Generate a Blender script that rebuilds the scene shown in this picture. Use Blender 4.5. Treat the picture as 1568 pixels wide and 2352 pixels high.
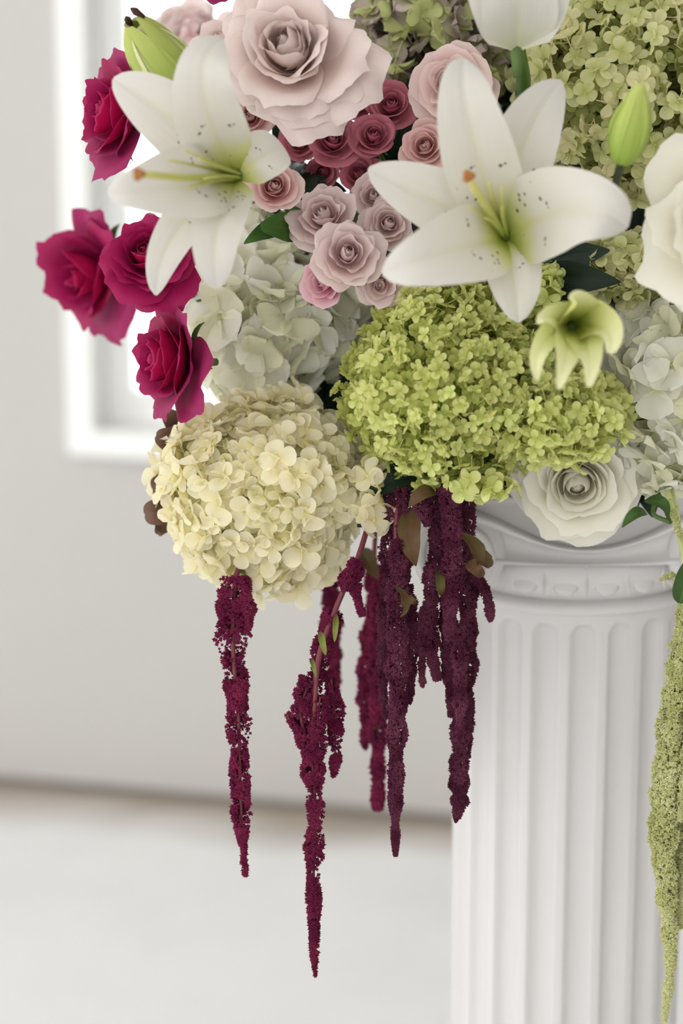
import bpy, math, random
import numpy as np
from mathutils import Vector, Matrix

# ------------------------------------------------------------------ scene, camera, world, lights
for o in list(bpy.data.objects):
    bpy.data.objects.remove(o, do_unlink=True)
SC = bpy.context.scene
COL = SC.collection
FPX = 80.0 / 36.0 * 2352.0            # focal length in pixels of the 1568 x 2352 frame
PITCH = math.radians(12.3)
CAMZ = 1.10
cd = bpy.data.cameras.new('camera')
cam = bpy.data.objects.new('camera', cd)
COL.objects.link(cam)
cam.location = (0, 0, CAMZ)
cam.rotation_euler = (math.pi / 2 - PITCH, 0, 0)
cd.sensor_fit = 'VERTICAL'; cd.sensor_height = 36.0; cd.sensor_width = 24.0
cd.lens = 80.0
cd.clip_start = 0.05; cd.clip_end = 100
cd.dof.use_dof = True
cd.dof.focus_distance = 1.255
cd.dof.aperture_fstop = 4.5
SC.camera = cam

W = bpy.data.worlds.new('world'); SC.world = W; W.use_nodes = True
bg = W.node_tree.nodes['Background']
bg.inputs[0].default_value = (0.985, 0.99, 1.0, 1); bg.inputs[1].default_value = 2.6

def area(name, loc, target, sx, sy, power, col=(1, 1, 1)):
    l = bpy.data.lights.new(name, 'AREA'); l.shape = 'RECTANGLE'; l.size = sx; l.size_y = sy
    l.energy = power; l.color = col
    o = bpy.data.objects.new(name, l); COL.objects.link(o)
    o.location = loc
    o.rotation_euler = (Vector(target) - Vector(loc)).to_track_quat('-Z', 'Y').to_euler()
    return o
area('window_daylight', (-2.3, 0.9, 1.5), (0.1, 1.3, 0.9), 1.6, 2.2, 4, (1.0, 1.0, 1.0))

SC.view_settings.view_transform = 'Standard'
SC.view_settings.look = 'None'
SC.view_settings.gamma = 1.0
SC.view_settings.use_curve_mapping = False
SC.view_settings.exposure = 0.02
try:
    SC.cycles.use_denoising = True
    SC.cycles.max_bounces = 8
    SC.cycles.transmission_bounces = 6
    SC.cycles.transparent_max_bounces = 8
    SC.cycles.sample_clamp_indirect = 6.0
except Exception:
    pass

# ------------------------------------------------------------------ coordinates
RGT = np.array([1.0, 0, 0])
FWD = np.array([0, math.cos(PITCH), -math.sin(PITCH)])
UPV = np.array([0, math.sin(PITCH), math.cos(PITCH)])
EYE = np.array([0, 0, CAMZ])
CW = np.stack([RGT, UPV, -FWD], axis=1)          # view axes (right, up, towards the viewer) to world

def P(px, py, d):
    return EYE + d * (FWD + (px - 784) / FPX * RGT - (py - 1176) / FPX * UPV)
def S(px, d=1.25):                                # length in metres of px pixels at distance d
    return px * d / FPX
def DIR(x, y, z):
    v = CW @ np.array([x, y, z], float)
    return v / np.linalg.norm(v)
def nrm(v):
    v = np.asarray(v, float)
    return v / max(np.linalg.norm(v), 1e-9)
def frame(z, spin=0.0, hint=None):                # 3x3, third column along z
    z = nrm(z)
    h = UPV if hint is None else np.asarray(hint, float)
    if abs(np.dot(z, h)) > 0.96:
        h = RGT
    x = nrm(np.cross(h, z)); y = np.cross(z, x)
    c, s = math.cos(spin), math.sin(spin)
    return np.stack([c * x + s * y, -s * x + c * y, z], axis=1)
def mat4(loc, R, s=1.0):
    m = Matrix.Identity(4)
    for i in range(3):
        for j in range(3):
            m[i][j] = float(R[i][j]) * s
        m[i][3] = float(loc[i])
    return m

# ------------------------------------------------------------------ geometry helpers
class Geo:
    def __init__(s):
        s.v = []; s.q = []; s.t = []; s.uv = []; s.n = 0
    def add(s, v, q=None, t=None, uv=None):
        v = np.asarray(v, float).reshape(-1, 3)
        if q is not None and len(q): s.q.append(np.asarray(q, int).reshape(-1, 4) + s.n)
        if t is not None and len(t): s.t.append(np.asarray(t, int).reshape(-1, 3) + s.n)
        s.v.append(v)
        s.uv.append(np.zeros((len(v), 2)) + 0.5 if uv is None else np.asarray(uv, float).reshape(-1, 2))
        s.n += len(v)
        return s
    def join(s, o, R=None, loc=None):
        b = s.n
        for v, uv in zip(o.v, o.uv):
            w = v if R is None else v @ np.asarray(R).T
            if loc is not None: w = w + np.asarray(loc)
            s.v.append(w); s.uv.append(uv); s.n += len(v)
        for q in o.q: s.q.append(q + b)
        for t in o.t: s.t.append(t + b)
        return s
    def mesh(s, name, smooth=True):
        v = np.concatenate(s.v); uv = np.concatenate(s.uv)
        q = np.concatenate(s.q) if s.q else np.zeros((0, 4), int)
        t = np.concatenate(s.t) if s.t else np.zeros((0, 3), int)
        me = bpy.data.meshes.new(name)
        me.vertices.add(len(v)); me.vertices.foreach_set('co', v.astype(np.float32).ravel())
        li = np.concatenate([q.ravel(), t.ravel()]).astype(np.int32)
        me.loops.add(len(li)); me.loops.foreach_set('vertex_index', li)
        st = np.concatenate([np.arange(len(q)) * 4, len(q) * 4 + np.arange(len(t)) * 3]).astype(np.int32)
        me.polygons.add(len(st)); me.polygons.foreach_set('loop_start', st)
        me.polygons.foreach_set('use_smooth', np.full(len(st), bool(smooth)))
        ul = me.uv_layers.new(name='UVMap')
        ul.data.foreach_set('uv', uv[li].astype(np.float32).ravel())
        me.update(calc_edges=True); me.validate()
        return me

def grid_faces(nu, nv, wrap=False):
    f = []
    for j in range(nv - 1):
        for i in range(nu if wrap else nu - 1):
            i2 = (i + 1) % nu
            f.append((j * nu + i, j * nu + i2, (j + 1) * nu + i2, (j + 1) * nu + i))
    return np.array(f, int)

def tube(g, pts, rad, n=6, cap=True):
    pts = np.asarray(pts, float); m = len(pts)
    rad = np.full(m, rad, float) if np.isscalar(rad) else np.asarray(rad, float)
    if len(rad) != m: rad = np.interp(np.linspace(0, 1, m), np.linspace(0, 1, len(rad)), rad)
    tg = np.gradient(pts, axis=0)
    h = np.array([0.31, 0.87, 0.38])
    rings = []
    for k in range(m):
        t = nrm(tg[k]); x = nrm(np.cross(h, t)); y = np.cross(t, x)
        a = np.arange(n) * 2 * math.pi / n
        rings.append(pts[k] + rad[k] * (np.cos(a)[:, None] * x + np.sin(a)[:, None] * y))
    v = np.concatenate(rings)
    uv = np.stack([np.tile(np.arange(n) / n, m), np.repeat(np.linspace(0, 1, m), n)], axis=1)
    q = grid_faces(n, m, True); t = []
    if cap:
        v = np.concatenate([v, pts[:1], pts[-1:]]); uv = np.concatenate([uv, [[.5, 0], [.5, 1]]])
        for i in range(n):
            t.append((m * n, (i + 1) % n, i)); t.append((m * n + 1, (m - 1) * n + i, (m - 1) * n + (i + 1) % n))
    g.add(v, q, t, uv)
    return g

def spline(pts, n):                                # Catmull-Rom through pts
    p = np.asarray(pts, float)
    if len(p) == 2:
        return p[0] + (p[1] - p[0]) * np.linspace(0, 1, n)[:, None]
    e = np.concatenate([[2 * p[0] - p[1]], p, [2 * p[-1] - p[-2]]])
    s = np.linspace(0, len(p) - 1 - 1e-9, n); out = []
    for x in s:
        i = int(x); t = x - i; a, b, c, d = e[i:i + 4]
        out.append(0.5 * (2 * b + (c - a) * t + (2 * a - 5 * b + 4 * c - d) * t * t + (3 * b - a - 3 * c + d) * t ** 3))
    return np.array(out)

def bez(p0, p1, p2, p3, n):
    t = np.linspace(0, 1, n)[:, None]
    return (1 - t) ** 3 * p0 + 3 * (1 - t) ** 2 * t * p1 + 3 * (1 - t) * t * t * p2 + t ** 3 * p3

def sweep(curve, width, nref, prof, cup=0.0, rib=0.0, ruffle=0.0, nu=9, twist=0.0, roll=0.0, rng=None, tipfold=0.0, ridge=0.0):
    """a petal or leaf: a sheet swept along a curve, its inner face towards nref"""
    c = np.asarray(curve, float); m = len(c)
    L = np.concatenate([[0], np.cumsum(np.linalg.norm(np.diff(c, axis=0), axis=1))]); tv = L / L[-1]
    tg = np.gradient(c, axis=0); u = np.linspace(-1, 1, nu)
    ph = rng.uniform(0, 6.28) if rng else 0.7
    V = []; UV = []
    for k in range(m):
        t = nrm(tg[k]); b = nrm(np.cross(t, nref)); n = np.cross(b, t)
        a = twist * tv[k]; b, n = math.cos(a) * b + math.sin(a) * n, -math.sin(a) * b + math.cos(a) * n
        w = width * prof(tv[k])
        lift = cup * w * u ** 2 - rib * w * np.exp(-(u / 0.16) ** 2)
        lift = lift + ridge * w * np.cos(u * 10.5) * min(1, 3 * tv[k]) * (1 - tv[k])
        lift = lift - roll * w * np.abs(u) ** 3 * tv[k] ** 1.5 + tipfold * w * np.abs(u) * max(0, tv[k] - .8) * 5
        lift = lift + ruffle * w * np.abs(u) ** 2 * (np.sin(tv[k] * 13 + ph + 2.1 * (u > 0)) + .6 * np.sin(tv[k] * 23 + 2 * ph + u))
        V.append(c[k] + (w * u)[:, None] * b + lift[:, None] * n)
        UV.append(np.stack([(u + 1) / 2, np.full(nu, tv[k])], axis=1))
    g = Geo(); g.add(np.concatenate(V), grid_faces(nu, m), None, np.concatenate(UV))
    return g

def prof_lily(v):
    w = math.sin(math.pi * min(.999, v * .985 + .012) ** .88) ** .58
    return max(.03, w * min(1, .35 + v * 2.6))
def prof_bell(v):
    return max(.04, (math.sin(math.pi * min(.995, .30 + v * .69)) ** .7))
def prof_leaf(v):
    return max(0.015, math.sin(math.pi * min(.995, v * .97 + .015) ** 0.8) ** 0.9)
def prof_round(v):
    return max(0.03, math.sin(math.pi * min(.99, v * .96 + .02) ** 1.15) ** 0.6)

# ------------------------------------------------------------------ objects
def link(name, me, m, parent=None):
    o = bpy.data.objects.new(name, me); COL.objects.link(o)
    if m is not None and not me.materials: me.materials.append(m)
    if parent is not None: o.parent = parent
    return o
def tag(o, label, cat, group=None):
    o['label'] = label; o['category'] = cat
    if group: o['group'] = group
    return o
def thing(name, label, cat, loc, R=None, group=None, s=1.0):
    o = bpy.data.objects.new(name, None); COL.objects.link(o)
    o.empty_display_size = 0.02
    o.matrix_world = mat4(loc, np.eye(3) if R is None else R, s)
    return tag(o, label, cat, group)
class Local:
    """turns world points into the coordinates of a thing"""
    def __init__(s, loc, R): s.l = np.asarray(loc, float); s.R = np.asarray(R)
    def __call__(s, p): return (np.asarray(p, float) - s.l) @ s.R

# ------------------------------------------------------------------ materials
def new_mat(name):
    m = bpy.data.materials.new(name); m.use_nodes = True
    nt = m.node_tree; nt.nodes.clear()
    return m, nt, nt.nodes, nt.links
def rgb(h):
    h = h.lstrip('#'); c = [int(h[i:i + 2], 16) / 255 for i in (0, 2, 4)]
    return tuple(x / 12.92 if x <= .04045 else ((x + .055) / 1.055) ** 2.4 for x in c) + (1.0,)

def petal_mat(name, stops, back=None, trans=0.3, rough=0.6, vary=0.06, edge=None, spots=False, rib=None, mottle=None, vein=0.0, scale=60, hue=0.0, alt=None):
    """pigment running from the base (0) to the rim (1) of a petal along UV y"""
    m, nt, N, Lk = new_mat(name)
    uv = N.new('ShaderNodeUVMap'); sep = N.new('ShaderNodeSeparateXYZ'); Lk.new(uv.outputs[0], sep.inputs[0])
    cr = N.new('ShaderNodeValToRGB')
    el = cr.color_ramp.elements
    while len(el) > 1: el.remove(el[0])
    el[0].position = stops[0][0]; el[0].color = rgb(stops[0][1])
    for p, c in stops[1:]:
        e = el.new(p); e.color = rgb(c)
    Lk.new(sep.outputs[1], cr.inputs[0]); col = cr.outputs[0]
    def mix(fac, a, b, mode='MIX'):
        x = N.new('ShaderNodeMix'); x.data_type = 'RGBA'; x.blend_type = mode
        if hasattr(fac, 'default_value') or hasattr(fac, 'is_linked'): Lk.new(fac, x.inputs[0])
        else: x.inputs[0].default_value = fac
        for s_, i in ((a, 6), (b, 7)):
            if isinstance(s_, tuple): x.inputs[i].default_value = s_
            else: Lk.new(s_, x.inputs[i])
        return x.outputs[2]
    def mth(op, a, b=None, c=None, clamp=False):
        x = N.new('ShaderNodeMath'); x.operation = op; x.use_clamp = clamp
        for i, s_ in enumerate((a, b, c)):
            if s_ is None: continue
            if isinstance(s_, (int, float)): x.inputs[i].default_value = s_
            else: Lk.new(s_, x.inputs[i])
        return x.outputs[0]
    uc = mth('ABSOLUTE', mth('SUBTRACT', sep.outputs[0], 0.5))
    if edge:
        col = mix(mth('MULTIPLY', mth('POWER', mth('MULTIPLY', uc, 2.0), 6.0), 0.7), col, rgb(edge))
    if rib:
        f = mth('MULTIPLY', mth('SUBTRACT', 1.0, mth('MULTIPLY', uc, 11.0), clamp=True), mth('SUBTRACT', 0.95, sep.outputs[1], clamp=True))
        col = mix(mth('MULTIPLY', f, 0.5), col, rgb(rib))
    if mottle:
        tc = N.new('ShaderNodeTexCoord'); nz = N.new('ShaderNodeTexNoise'); nz.inputs['Scale'].default_value = scale
        Lk.new(tc.outputs['Object'], nz.inputs['Vector'])
        f = mth('MULTIPLY_ADD', nz.outputs[0], 2.6, -0.95, clamp=True)
        col = mix(f, col, rgb(mottle))
    if spots:
        mp = N.new('ShaderNodeMapping'); mp.inputs['Scale'].default_value = (9, 26, 1); Lk.new(uv.outputs[0], mp.inputs[0])
        vo = N.new('ShaderNodeTexVoronoi'); vo.inputs['Scale'].default_value = 1.0; vo.inputs['Randomness'].default_value = 0.9
        Lk.new(mp.outputs[0], vo.inputs['Vector'])
        dot = mth('LESS_THAN', vo.outputs['Distance'], 0.25)
        sepc = N.new('ShaderNodeSeparateColor'); Lk.new(vo.outputs['Color'], sepc.inputs[0])
        dot = mth('MULTIPLY', dot, mth('GREATER_THAN', sepc.outputs[0], 0.36))
        rng_ = mth('MULTIPLY', mth('GREATER_THAN', sep.outputs[1], 0.17), mth('LESS_THAN', mth('ADD', sep.outputs[1], mth('MULTIPLY', uc, 0.35)), 0.58))
        off = mth('MULTIPLY', mth('GREATER_THAN', uc, 0.07), mth('LESS_THAN', uc, 0.40))
        col = mix(mth('MULTIPLY', mth('MULTIPLY', dot, rng_), mth('MULTIPLY', off, 0.9)), col, rgb('#4a2a35'))
    oi = N.new('ShaderNodeObjectInfo')
    if alt: col = mix(mth('MULTIPLY_ADD', oi.outputs['Random'], 5.0, -2.6, clamp=True), col, rgb(alt))
    hs = N.new('ShaderNodeHueSaturation')
    Lk.new(mth('MULTIPLY_ADD', oi.outputs['Random'], vary * 2, 1 - vary), hs.inputs['Value'])
    if hue: Lk.new(mth('MULTIPLY_ADD', oi.outputs['Random'], hue * 2, .5 - hue), hs.inputs['Hue'])
    Lk.new(col, hs.inputs['Color']); col = hs.outputs[0]
    if back:
        ge = N.new('ShaderNodeNewGeometry'); col = mix(ge.outputs['Backfacing'], col, rgb(back))
    pb = N.new('ShaderNodeBsdfPrincipled'); pb.inputs['Roughness'].default_value = rough
    pb.inputs['Specular IOR Level'].default_value = 0.25
    Lk.new(col, pb.inputs['Base Color'])
    if vein:
        wv = N.new('ShaderNodeTexNoise'); mp2 = N.new('ShaderNodeMapping'); mp2.inputs['Scale'].default_value = (26, 2.2, 1)
        Lk.new(uv.outputs[0], mp2.inputs[0]); Lk.new(mp2.outputs[0], wv.inputs['Vector']); wv.inputs['Scale'].default_value = 1.4
        bp = N.new('ShaderNodeBump'); bp.inputs['Strength'].default_value = vein; bp.inputs['Distance'].default_value = 0.0012
        Lk.new(wv.outputs[0], bp.inputs['Height']); Lk.new(bp.outputs[0], pb.inputs['Normal'])
    tr = N.new('ShaderNodeBsdfTranslucent'); Lk.new(col, tr.inputs[0])
    mx = N.new('ShaderNodeMixShader'); mx.inputs[0].default_value = trans
    Lk.new(pb.outputs[0], mx.inputs[1]); Lk.new(tr.outputs[0], mx.inputs[2])
    out = N.new('ShaderNodeOutputMaterial'); Lk.new(mx.outputs[0], out.inputs[0])
    return m

def plain_mat(name, col, rough=0.6, noise=None, nscale=30, bump=0.0, spec=0.4):
    m, nt, N, Lk = new_mat(name)
    pb = N.new('ShaderNodeBsdfPrincipled'); pb.inputs['Roughness'].default_value = rough
    pb.inputs['Specular IOR Level'].default_value = spec
    out = N.new('ShaderNodeOutputMaterial'); Lk.new(pb.outputs[0], out.inputs[0])
    pb.inputs['Base Color'].default_value = rgb(col)
    if noise or bump:
        tc = N.new('ShaderNodeTexCoord'); nz = N.new('ShaderNodeTexNoise'); nz.inputs['Scale'].default_value = nscale; nz.inputs['Detail'].default_value = 4
        Lk.new(tc.outputs['Object'], nz.inputs['Vector'])
        if noise:
            x = N.new('ShaderNodeMix'); x.data_type = 'RGBA'; Lk.new(nz.outputs[0], x.inputs[0])
            x.inputs[6].default_value = rgb(col); x.inputs[7].default_value = rgb(noise); Lk.new(x.outputs[2], pb.inputs['Base Color'])
        if bump:
            bp = N.new('ShaderNodeBump'); bp.inputs['Strength'].default_value = bump; bp.inputs['Distance'].default_value = 0.002
            Lk.new(nz.outputs[0], bp.inputs['Height']); Lk.new(bp.outputs[0], pb.inputs['Normal'])
    return m

M = {}
M['wall'] = plain_mat('wall_paint', '#c9c6c2', 0.8, '#c5c2be', 3)
M['white_trim'] = plain_mat('white_trim_paint', '#fbfbf8', 0.45)
M['pedestal'] = plain_mat('pedestal_white', '#d6d3d2', 0.5, '#d2cfcd', 12)
M['bowl'] = plain_mat('dark_bowl', '#15181c', 0.35)
M['foam'] = plain_mat('foam_green', '#1c2418', 0.95, '#12170f', 60, 0.5)
M['stem'] = plain_mat('stem_green', '#5c7434', 0.5, '#48602a', 40)
M['dark_stem'] = plain_mat('stem_dark', '#3a4026', 0.6)
M['pale_stem'] = plain_mat('stem_pale', '#c6cf8a', 0.6)
M['leaf'] = petal_mat('leaf_green', [(0, '#3d5a2a'), (1, '#48682f')], trans=.12, rough=.4, vary=.18, rib='#7d955a', vein=.3)
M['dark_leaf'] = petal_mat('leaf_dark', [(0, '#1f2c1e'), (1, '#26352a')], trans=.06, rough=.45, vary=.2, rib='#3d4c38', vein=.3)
M['fresh_leaf'] = petal_mat('leaf_fresh', [(0, '#4c7028'), (1, '#3f662a')], trans=.12, rough=.32, vary=.1, rib='#86a250', vein=.3)
M['bract'] = petal_mat('bract_green', [(0, '#6b3a40'), (.3, '#6f7a38'), (1, '#878f44')], trans=.15, rough=.5, vary=.1)
M['brown_leaf'] = petal_mat('leaf_brown', [(0, '#5a4238'), (1, '#6b5044')], trans=.08, rough=.6, vary=.15, rib='#7c6254', vein=.4)
M['olive_leaf'] = petal_mat('leaf_olive', [(0, '#4d4a26'), (1, '#6d5e33')], trans=.12, rough=.5, vary=.15, mottle='#5c3a2a', rib='#8a7d4a', vein=.5)
M['lily'] = petal_mat('lily_white', [(0, '#7f9638'), (.08, '#a9b548'), (.2, '#d2d38c'), (.36, '#ded9cd'), (1, '#dedad4')], trans=.26, rough=.45, vary=.02, spots=True, rib='#d1cd7c', vein=.35)
M['lily_back'] = petal_mat('lily_white_plain', [(0, '#dadcb8'), (.3, '#e0ded4'), (1, '#e0deda')], trans=.24, rough=.45, vary=.02, rib='#dedab2', vein=.35)
M['style'] = petal_mat('lily_style', [(0, '#a9b95a'), (1, '#e6df8a')], trans=.15, vary=0)
M['stigma'] = plain_mat('lily_stigma', '#b9793a', 0.6, '#8f5a30', 200)
M['bud'] = petal_mat('bud_green', [(0, '#93ab48'), (.6, '#b5c464'), (1, '#c2cb72')], trans=.14, rough=.4, vary=.05, rib='#86a040', vein=.2)
M['bud_pale'] = petal_mat('bud_pale', [(0, '#a8b858'), (.5, '#d6dc9a'), (1, '#e2e2b4')], trans=.2, rough=.45, vary=.05, rib='#b6c268')
M['bud_yellow'] = petal_mat('bud_yellow', [(0, '#a2ae48'), (.22, '#c2c966'), (.5, '#dde092'), (1, '#efedbe')], back='#d3d985', trans=.3, rough=.45, vary=.05, rib='#a6b53e')
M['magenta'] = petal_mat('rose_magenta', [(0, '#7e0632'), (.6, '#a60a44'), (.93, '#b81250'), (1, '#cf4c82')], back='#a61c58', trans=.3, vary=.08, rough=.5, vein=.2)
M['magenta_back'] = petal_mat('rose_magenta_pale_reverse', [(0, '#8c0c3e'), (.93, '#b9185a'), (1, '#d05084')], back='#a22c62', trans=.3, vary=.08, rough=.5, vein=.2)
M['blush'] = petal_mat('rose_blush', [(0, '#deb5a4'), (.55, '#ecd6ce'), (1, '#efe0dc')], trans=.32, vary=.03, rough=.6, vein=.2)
M['blush_pink'] = petal_mat('rose_blush_pink', [(0, '#d99d98'), (.5, '#ecc9c4'), (1, '#f0dad5')], trans=.32, vary=.04, rough=.6)
M['salmon'] = petal_mat('rose_salmon', [(0, '#cf7d80'), (.5, '#e2a9aa'), (1, '#ecccc6')], trans=.32, vary=.04, rough=.6)
M['mauve_rose'] = petal_mat('rose_mauve', [(0, '#d8a5a8'), (.45, '#e5c6c5'), (1, '#ebd9d5')], trans=.32, vary=.04, rough=.6)
M['pink_bud'] = petal_mat('rose_pink_bud', [(0, '#c9738a'), (.6, '#dd9db0'), (1, '#e8c3c6')], trans=.3, vary=.05, rough=.6)
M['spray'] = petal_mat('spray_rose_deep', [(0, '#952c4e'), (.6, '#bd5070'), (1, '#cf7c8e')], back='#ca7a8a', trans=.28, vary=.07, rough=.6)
M['white_rose'] = petal_mat('rose_white', [(0, '#f3e6c0'), (.5, '#f9f4e0'), (1, '#fbf8ec')], trans=.36, vary=.02, rough=.55, vein=.2)
M['cream'] = petal_mat('hydrangea_cream', [(0, '#f5ecb0'), (.35, '#fdf6d4'), (1, '#fdf8e0')], trans=.48, vary=.012, hue=.004)
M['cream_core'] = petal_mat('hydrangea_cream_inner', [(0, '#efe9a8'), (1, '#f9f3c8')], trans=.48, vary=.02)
M['lime'] = petal_mat('hydrangea_lime', [(0, '#cbd174'), (.5, '#e3e696'), (1, '#ecedaa')], trans=.45, vary=.08, hue=.010)
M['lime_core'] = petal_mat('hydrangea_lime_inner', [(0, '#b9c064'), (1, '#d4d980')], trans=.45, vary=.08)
M['pale_green'] = petal_mat('hydrangea_pale_green', [(0, '#cacf7e'), (.5, '#e4e6a8'), (1, '#ecedbc')], trans=.45, vary=.08, hue=.01, alt='#eae3b6')
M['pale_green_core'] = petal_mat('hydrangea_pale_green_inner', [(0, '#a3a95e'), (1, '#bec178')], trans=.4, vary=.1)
M['mop'] = petal_mat('hydrangea_white', [(0, '#eaecbe'), (.3, '#faf8ea'), (1, '#fcfbf3')], trans=.45, vary=.02, vein=.3, alt='#f6f5dc')
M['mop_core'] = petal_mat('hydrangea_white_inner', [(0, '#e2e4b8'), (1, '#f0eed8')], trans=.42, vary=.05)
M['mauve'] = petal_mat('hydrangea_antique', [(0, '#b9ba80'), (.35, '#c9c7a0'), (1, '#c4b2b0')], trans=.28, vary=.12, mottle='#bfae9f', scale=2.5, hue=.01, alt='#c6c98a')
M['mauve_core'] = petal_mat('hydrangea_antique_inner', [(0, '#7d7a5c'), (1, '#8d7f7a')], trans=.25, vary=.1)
M['amaranth'] = petal_mat('amaranth_red', [(0, '#540c30'), (1, '#7a1c44')], trans=.12, rough=.85, vary=.1, mottle='#8c2a4e', scale=90)
M['amaranth_dark'] = petal_mat('amaranth_purple', [(0, '#3c0c24'), (1, '#60203a')], trans=.10, rough=.85, vary=.12, mottle='#773c52', scale=70)
M['amaranth_stem'] = plain_mat('amaranth_stem', '#7c2c40', 0.5, '#6a3a3a', 60)
M['green_amaranth'] = petal_mat('amaranth_green', [(0, '#aeb06c'), (1, '#cccd90')], trans=.18, rough=.8, vary=.08, mottle='#dad9a6', scale=90)
M['bead'] = plain_mat('floret_eye', '#c2c88a', 0.6)
M['brown_tip'] = plain_mat('withered_brown', '#40281f', 0.7)

# ------------------------------------------------------------------ room
def floor_pt(px, py):
    r = FWD + (px - 784) / FPX * RGT - (py - 1176) / FPX * UPV
    return EYE + r * (CAMZ / -r[2])
WA, WB = floor_pt(0, 1800), floor_pt(1040, 1890)
WD = nrm(WB - WA)                                   # along the wall, to the right
WN = np.array([WD[1], -WD[0], 0.0])                 # towards the viewer's side
if WN[1] > 0: WN = -WN
WR = np.stack([WD, -WN, np.array([0, 0, 1.0])], axis=1)   # wall axes: along, into the wall, up
def wall_pt(px, py):                                # (along, up) on the wall face
    r = FWD + (px - 784) / FPX * RGT - (py - 1176) / FPX * UPV
    t = np.dot(WA - EYE, WN) / np.dot(r, WN)
    q = EYE + r * t - WA
    return float(np.dot(q, WD)), float(q[2])
def structure(name, g, m, parent=None, smooth=False, M4=None):
    o = link(name, g.mesh(name, smooth), m, parent)
    if parent is None: o['kind'] = 'structure'
    if M4 is not None: o.matrix_world = M4
    return o
def box(g, a, b, bev=0.0):
    (x0, y0, z0), (x1, y1, z1) = a, b
    if bev <= 0:
        v = [(x, y, z) for z in (z0, z1) for y in (y0, y1) for x in (x0, x1)]
        g.add(v, [(0, 2, 3, 1), (4, 5, 7, 6), (0, 1, 5, 4), (2, 6, 7, 3), (0, 4, 6, 2), (1, 3, 7, 5)])
        return g
    e = bev                                          # chamfered box
    v = []; idx = {}
    for k, (sx, sy, sz) in enumerate([(i, j, l) for i in (0, 1) for j in (0, 1) for l in (0, 1)]):
        X = (x0, x1)[sx]; Y = (y0, y1)[sy]; Z = (z0, z1)[sz]
        dx, dy, dz = (e, -e)[sx], (e, -e)[sy], (e, -e)[sz]
        for ax, p in enumerate([(X, Y + dy, Z + dz), (X + dx, Y, Z + dz), (X + dx, Y + dy, Z)]):
            idx[(sx, sy, sz, ax)] = len(v); v.append(p)
    q = []; t = []
    for ax in range(3):
        for s in (0, 1):
            c = []
            for (i, j) in ((0, 0), (1, 0), (1, 1), (0, 1)):
                k = [0, 0, 0]; k[ax] = s; k[(ax + 1) % 3] = i; k[(ax + 2) % 3] = j
                c.append(idx[tuple(k) + (ax,)])
            q.append(c if s else c[::-1])
            for (i, j) in ((0, 0), (0, 1), (1, 0), (1, 1)):
                pass
    for ax in range(3):
        a1, a2 = (ax + 1) % 3, (ax + 2) % 3
        for i in (0, 1):
            for j in (0, 1):
                k0 = [0, 0, 0]; k1 = [0, 0, 0]
                k0[ax] = 0; k1[ax] = 1
                k0[a1] = k1[a1] = i; k0[a2] = k1[a2] = j
                c = [idx[tuple(k0) + (a1,)], idx[tuple(k1) + (a1,)], idx[tuple(k1) + (a2,)], idx[tuple(k0) + (a2,)]]
                q.append(c if (i + j) % 2 == 0 else c[::-1])
    for k in [(i, j, l) for i in (0, 1) for j in (0, 1) for l in (0, 1)]:
        c = [idx[k + (0,)], idx[k + (1,)], idx[k + (2,)]]
        t.append(c if sum(k) % 2 else c[::-1])
    g.add(v, q, t)
    return g

WM = mat4(WA, WR)
sL, _ = wall_pt(152, 500)                            # left outer edge of the window's casing
_, zB = wall_pt(250, 1044)                           # its lower edge
cw = 0.072 * 0.63                                    # casing width
cw = wall_pt(212, 500)[0] - sL
s0, s1, z0, z1 = sL + cw * .5, sL + 1.15, zB + .022, 2.15
WTH = 0.14
g = Geo()
for a, b in (((-3.2, 0, 0), (s0, WTH, 3.0)), ((s1, 0, 0), (3.55, WTH, 3.0)), ((s0, 0, 0), (s1, WTH, z0)), ((s0, 0, z1), (s1, WTH, 3.0))):
    box(g, a, b)
structure('wall_front', g, M['wall'], M4=WM)
# window: casing, jambs, sash, sill and pane
win = bpy.data.objects.new('window_1', None); COL.objects.link(win); win.matrix_world = WM
win['kind'] = 'structure'
g = Geo(); box(g, (sL, -.018, zB), (sL + cw, .0, z1 + .05), .003); structure('casing', g, M['white_trim'], win)
g = Geo(); box(g, (s1 - .02, -.018, zB), (s1 + cw, .0, z1 + .05), .003); structure('casing', g, M['white_trim'], win)
g = Geo(); box(g, (sL + cw + .0005, -.018, z1), (s1 - .0205, .0, z1 + .05), .003); structure('casing', g, M['white_trim'], win)
g = Geo(); box(g, (sL + cw + .0005, -.024, zB), (s1 - .0205, .0, zB + .036), .003); structure('window_sill', g, M['white_trim'], win)
sa = wall_pt(240, 500)[0]; sb = wall_pt(296, 500)[0]
g = Geo()
box(g, (s0, .0, z0), (s0 + .012, WTH - .01, z1)); box(g, (s1 - .012, .0, z0), (s1, WTH - .01, z1)); box(g, (s0, 0, z0), (s1, WTH - .01, z0 + .012))
structure('jamb', g, M['white_trim'], win)
g = Geo()
box(g, (s0 + .012, .05, z0 + .012), (s0 + .052, .08, z1), .003); box(g, (s1 - .052, .05, z0 + .012), (s1 - .012, .08, z1), .003)
box(g, (s0 + .052, .05, z0 + .012), (s1 - .052, .08, z0 + .06), .003)
structure('sash', g, M['white_trim'], win)
gm, nt, N, Lk = new_mat('window_glass')
tb = N.new('ShaderNodeBsdfTransparent'); gb = N.new('ShaderNodeBsdfGlossy'); gb.inputs['Roughness'].default_value = .02
fr = N.new('ShaderNodeFresnel'); mx = N.new('ShaderNodeMixShader'); ou = N.new('ShaderNodeOutputMaterial')
Lk.new(fr.outputs[0], mx.inputs[0]); Lk.new(tb.outputs[0], mx.inputs[1]); Lk.new(gb.outputs[0], mx.inputs[2]); Lk.new(mx.outputs[0], ou.inputs[0])
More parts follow.
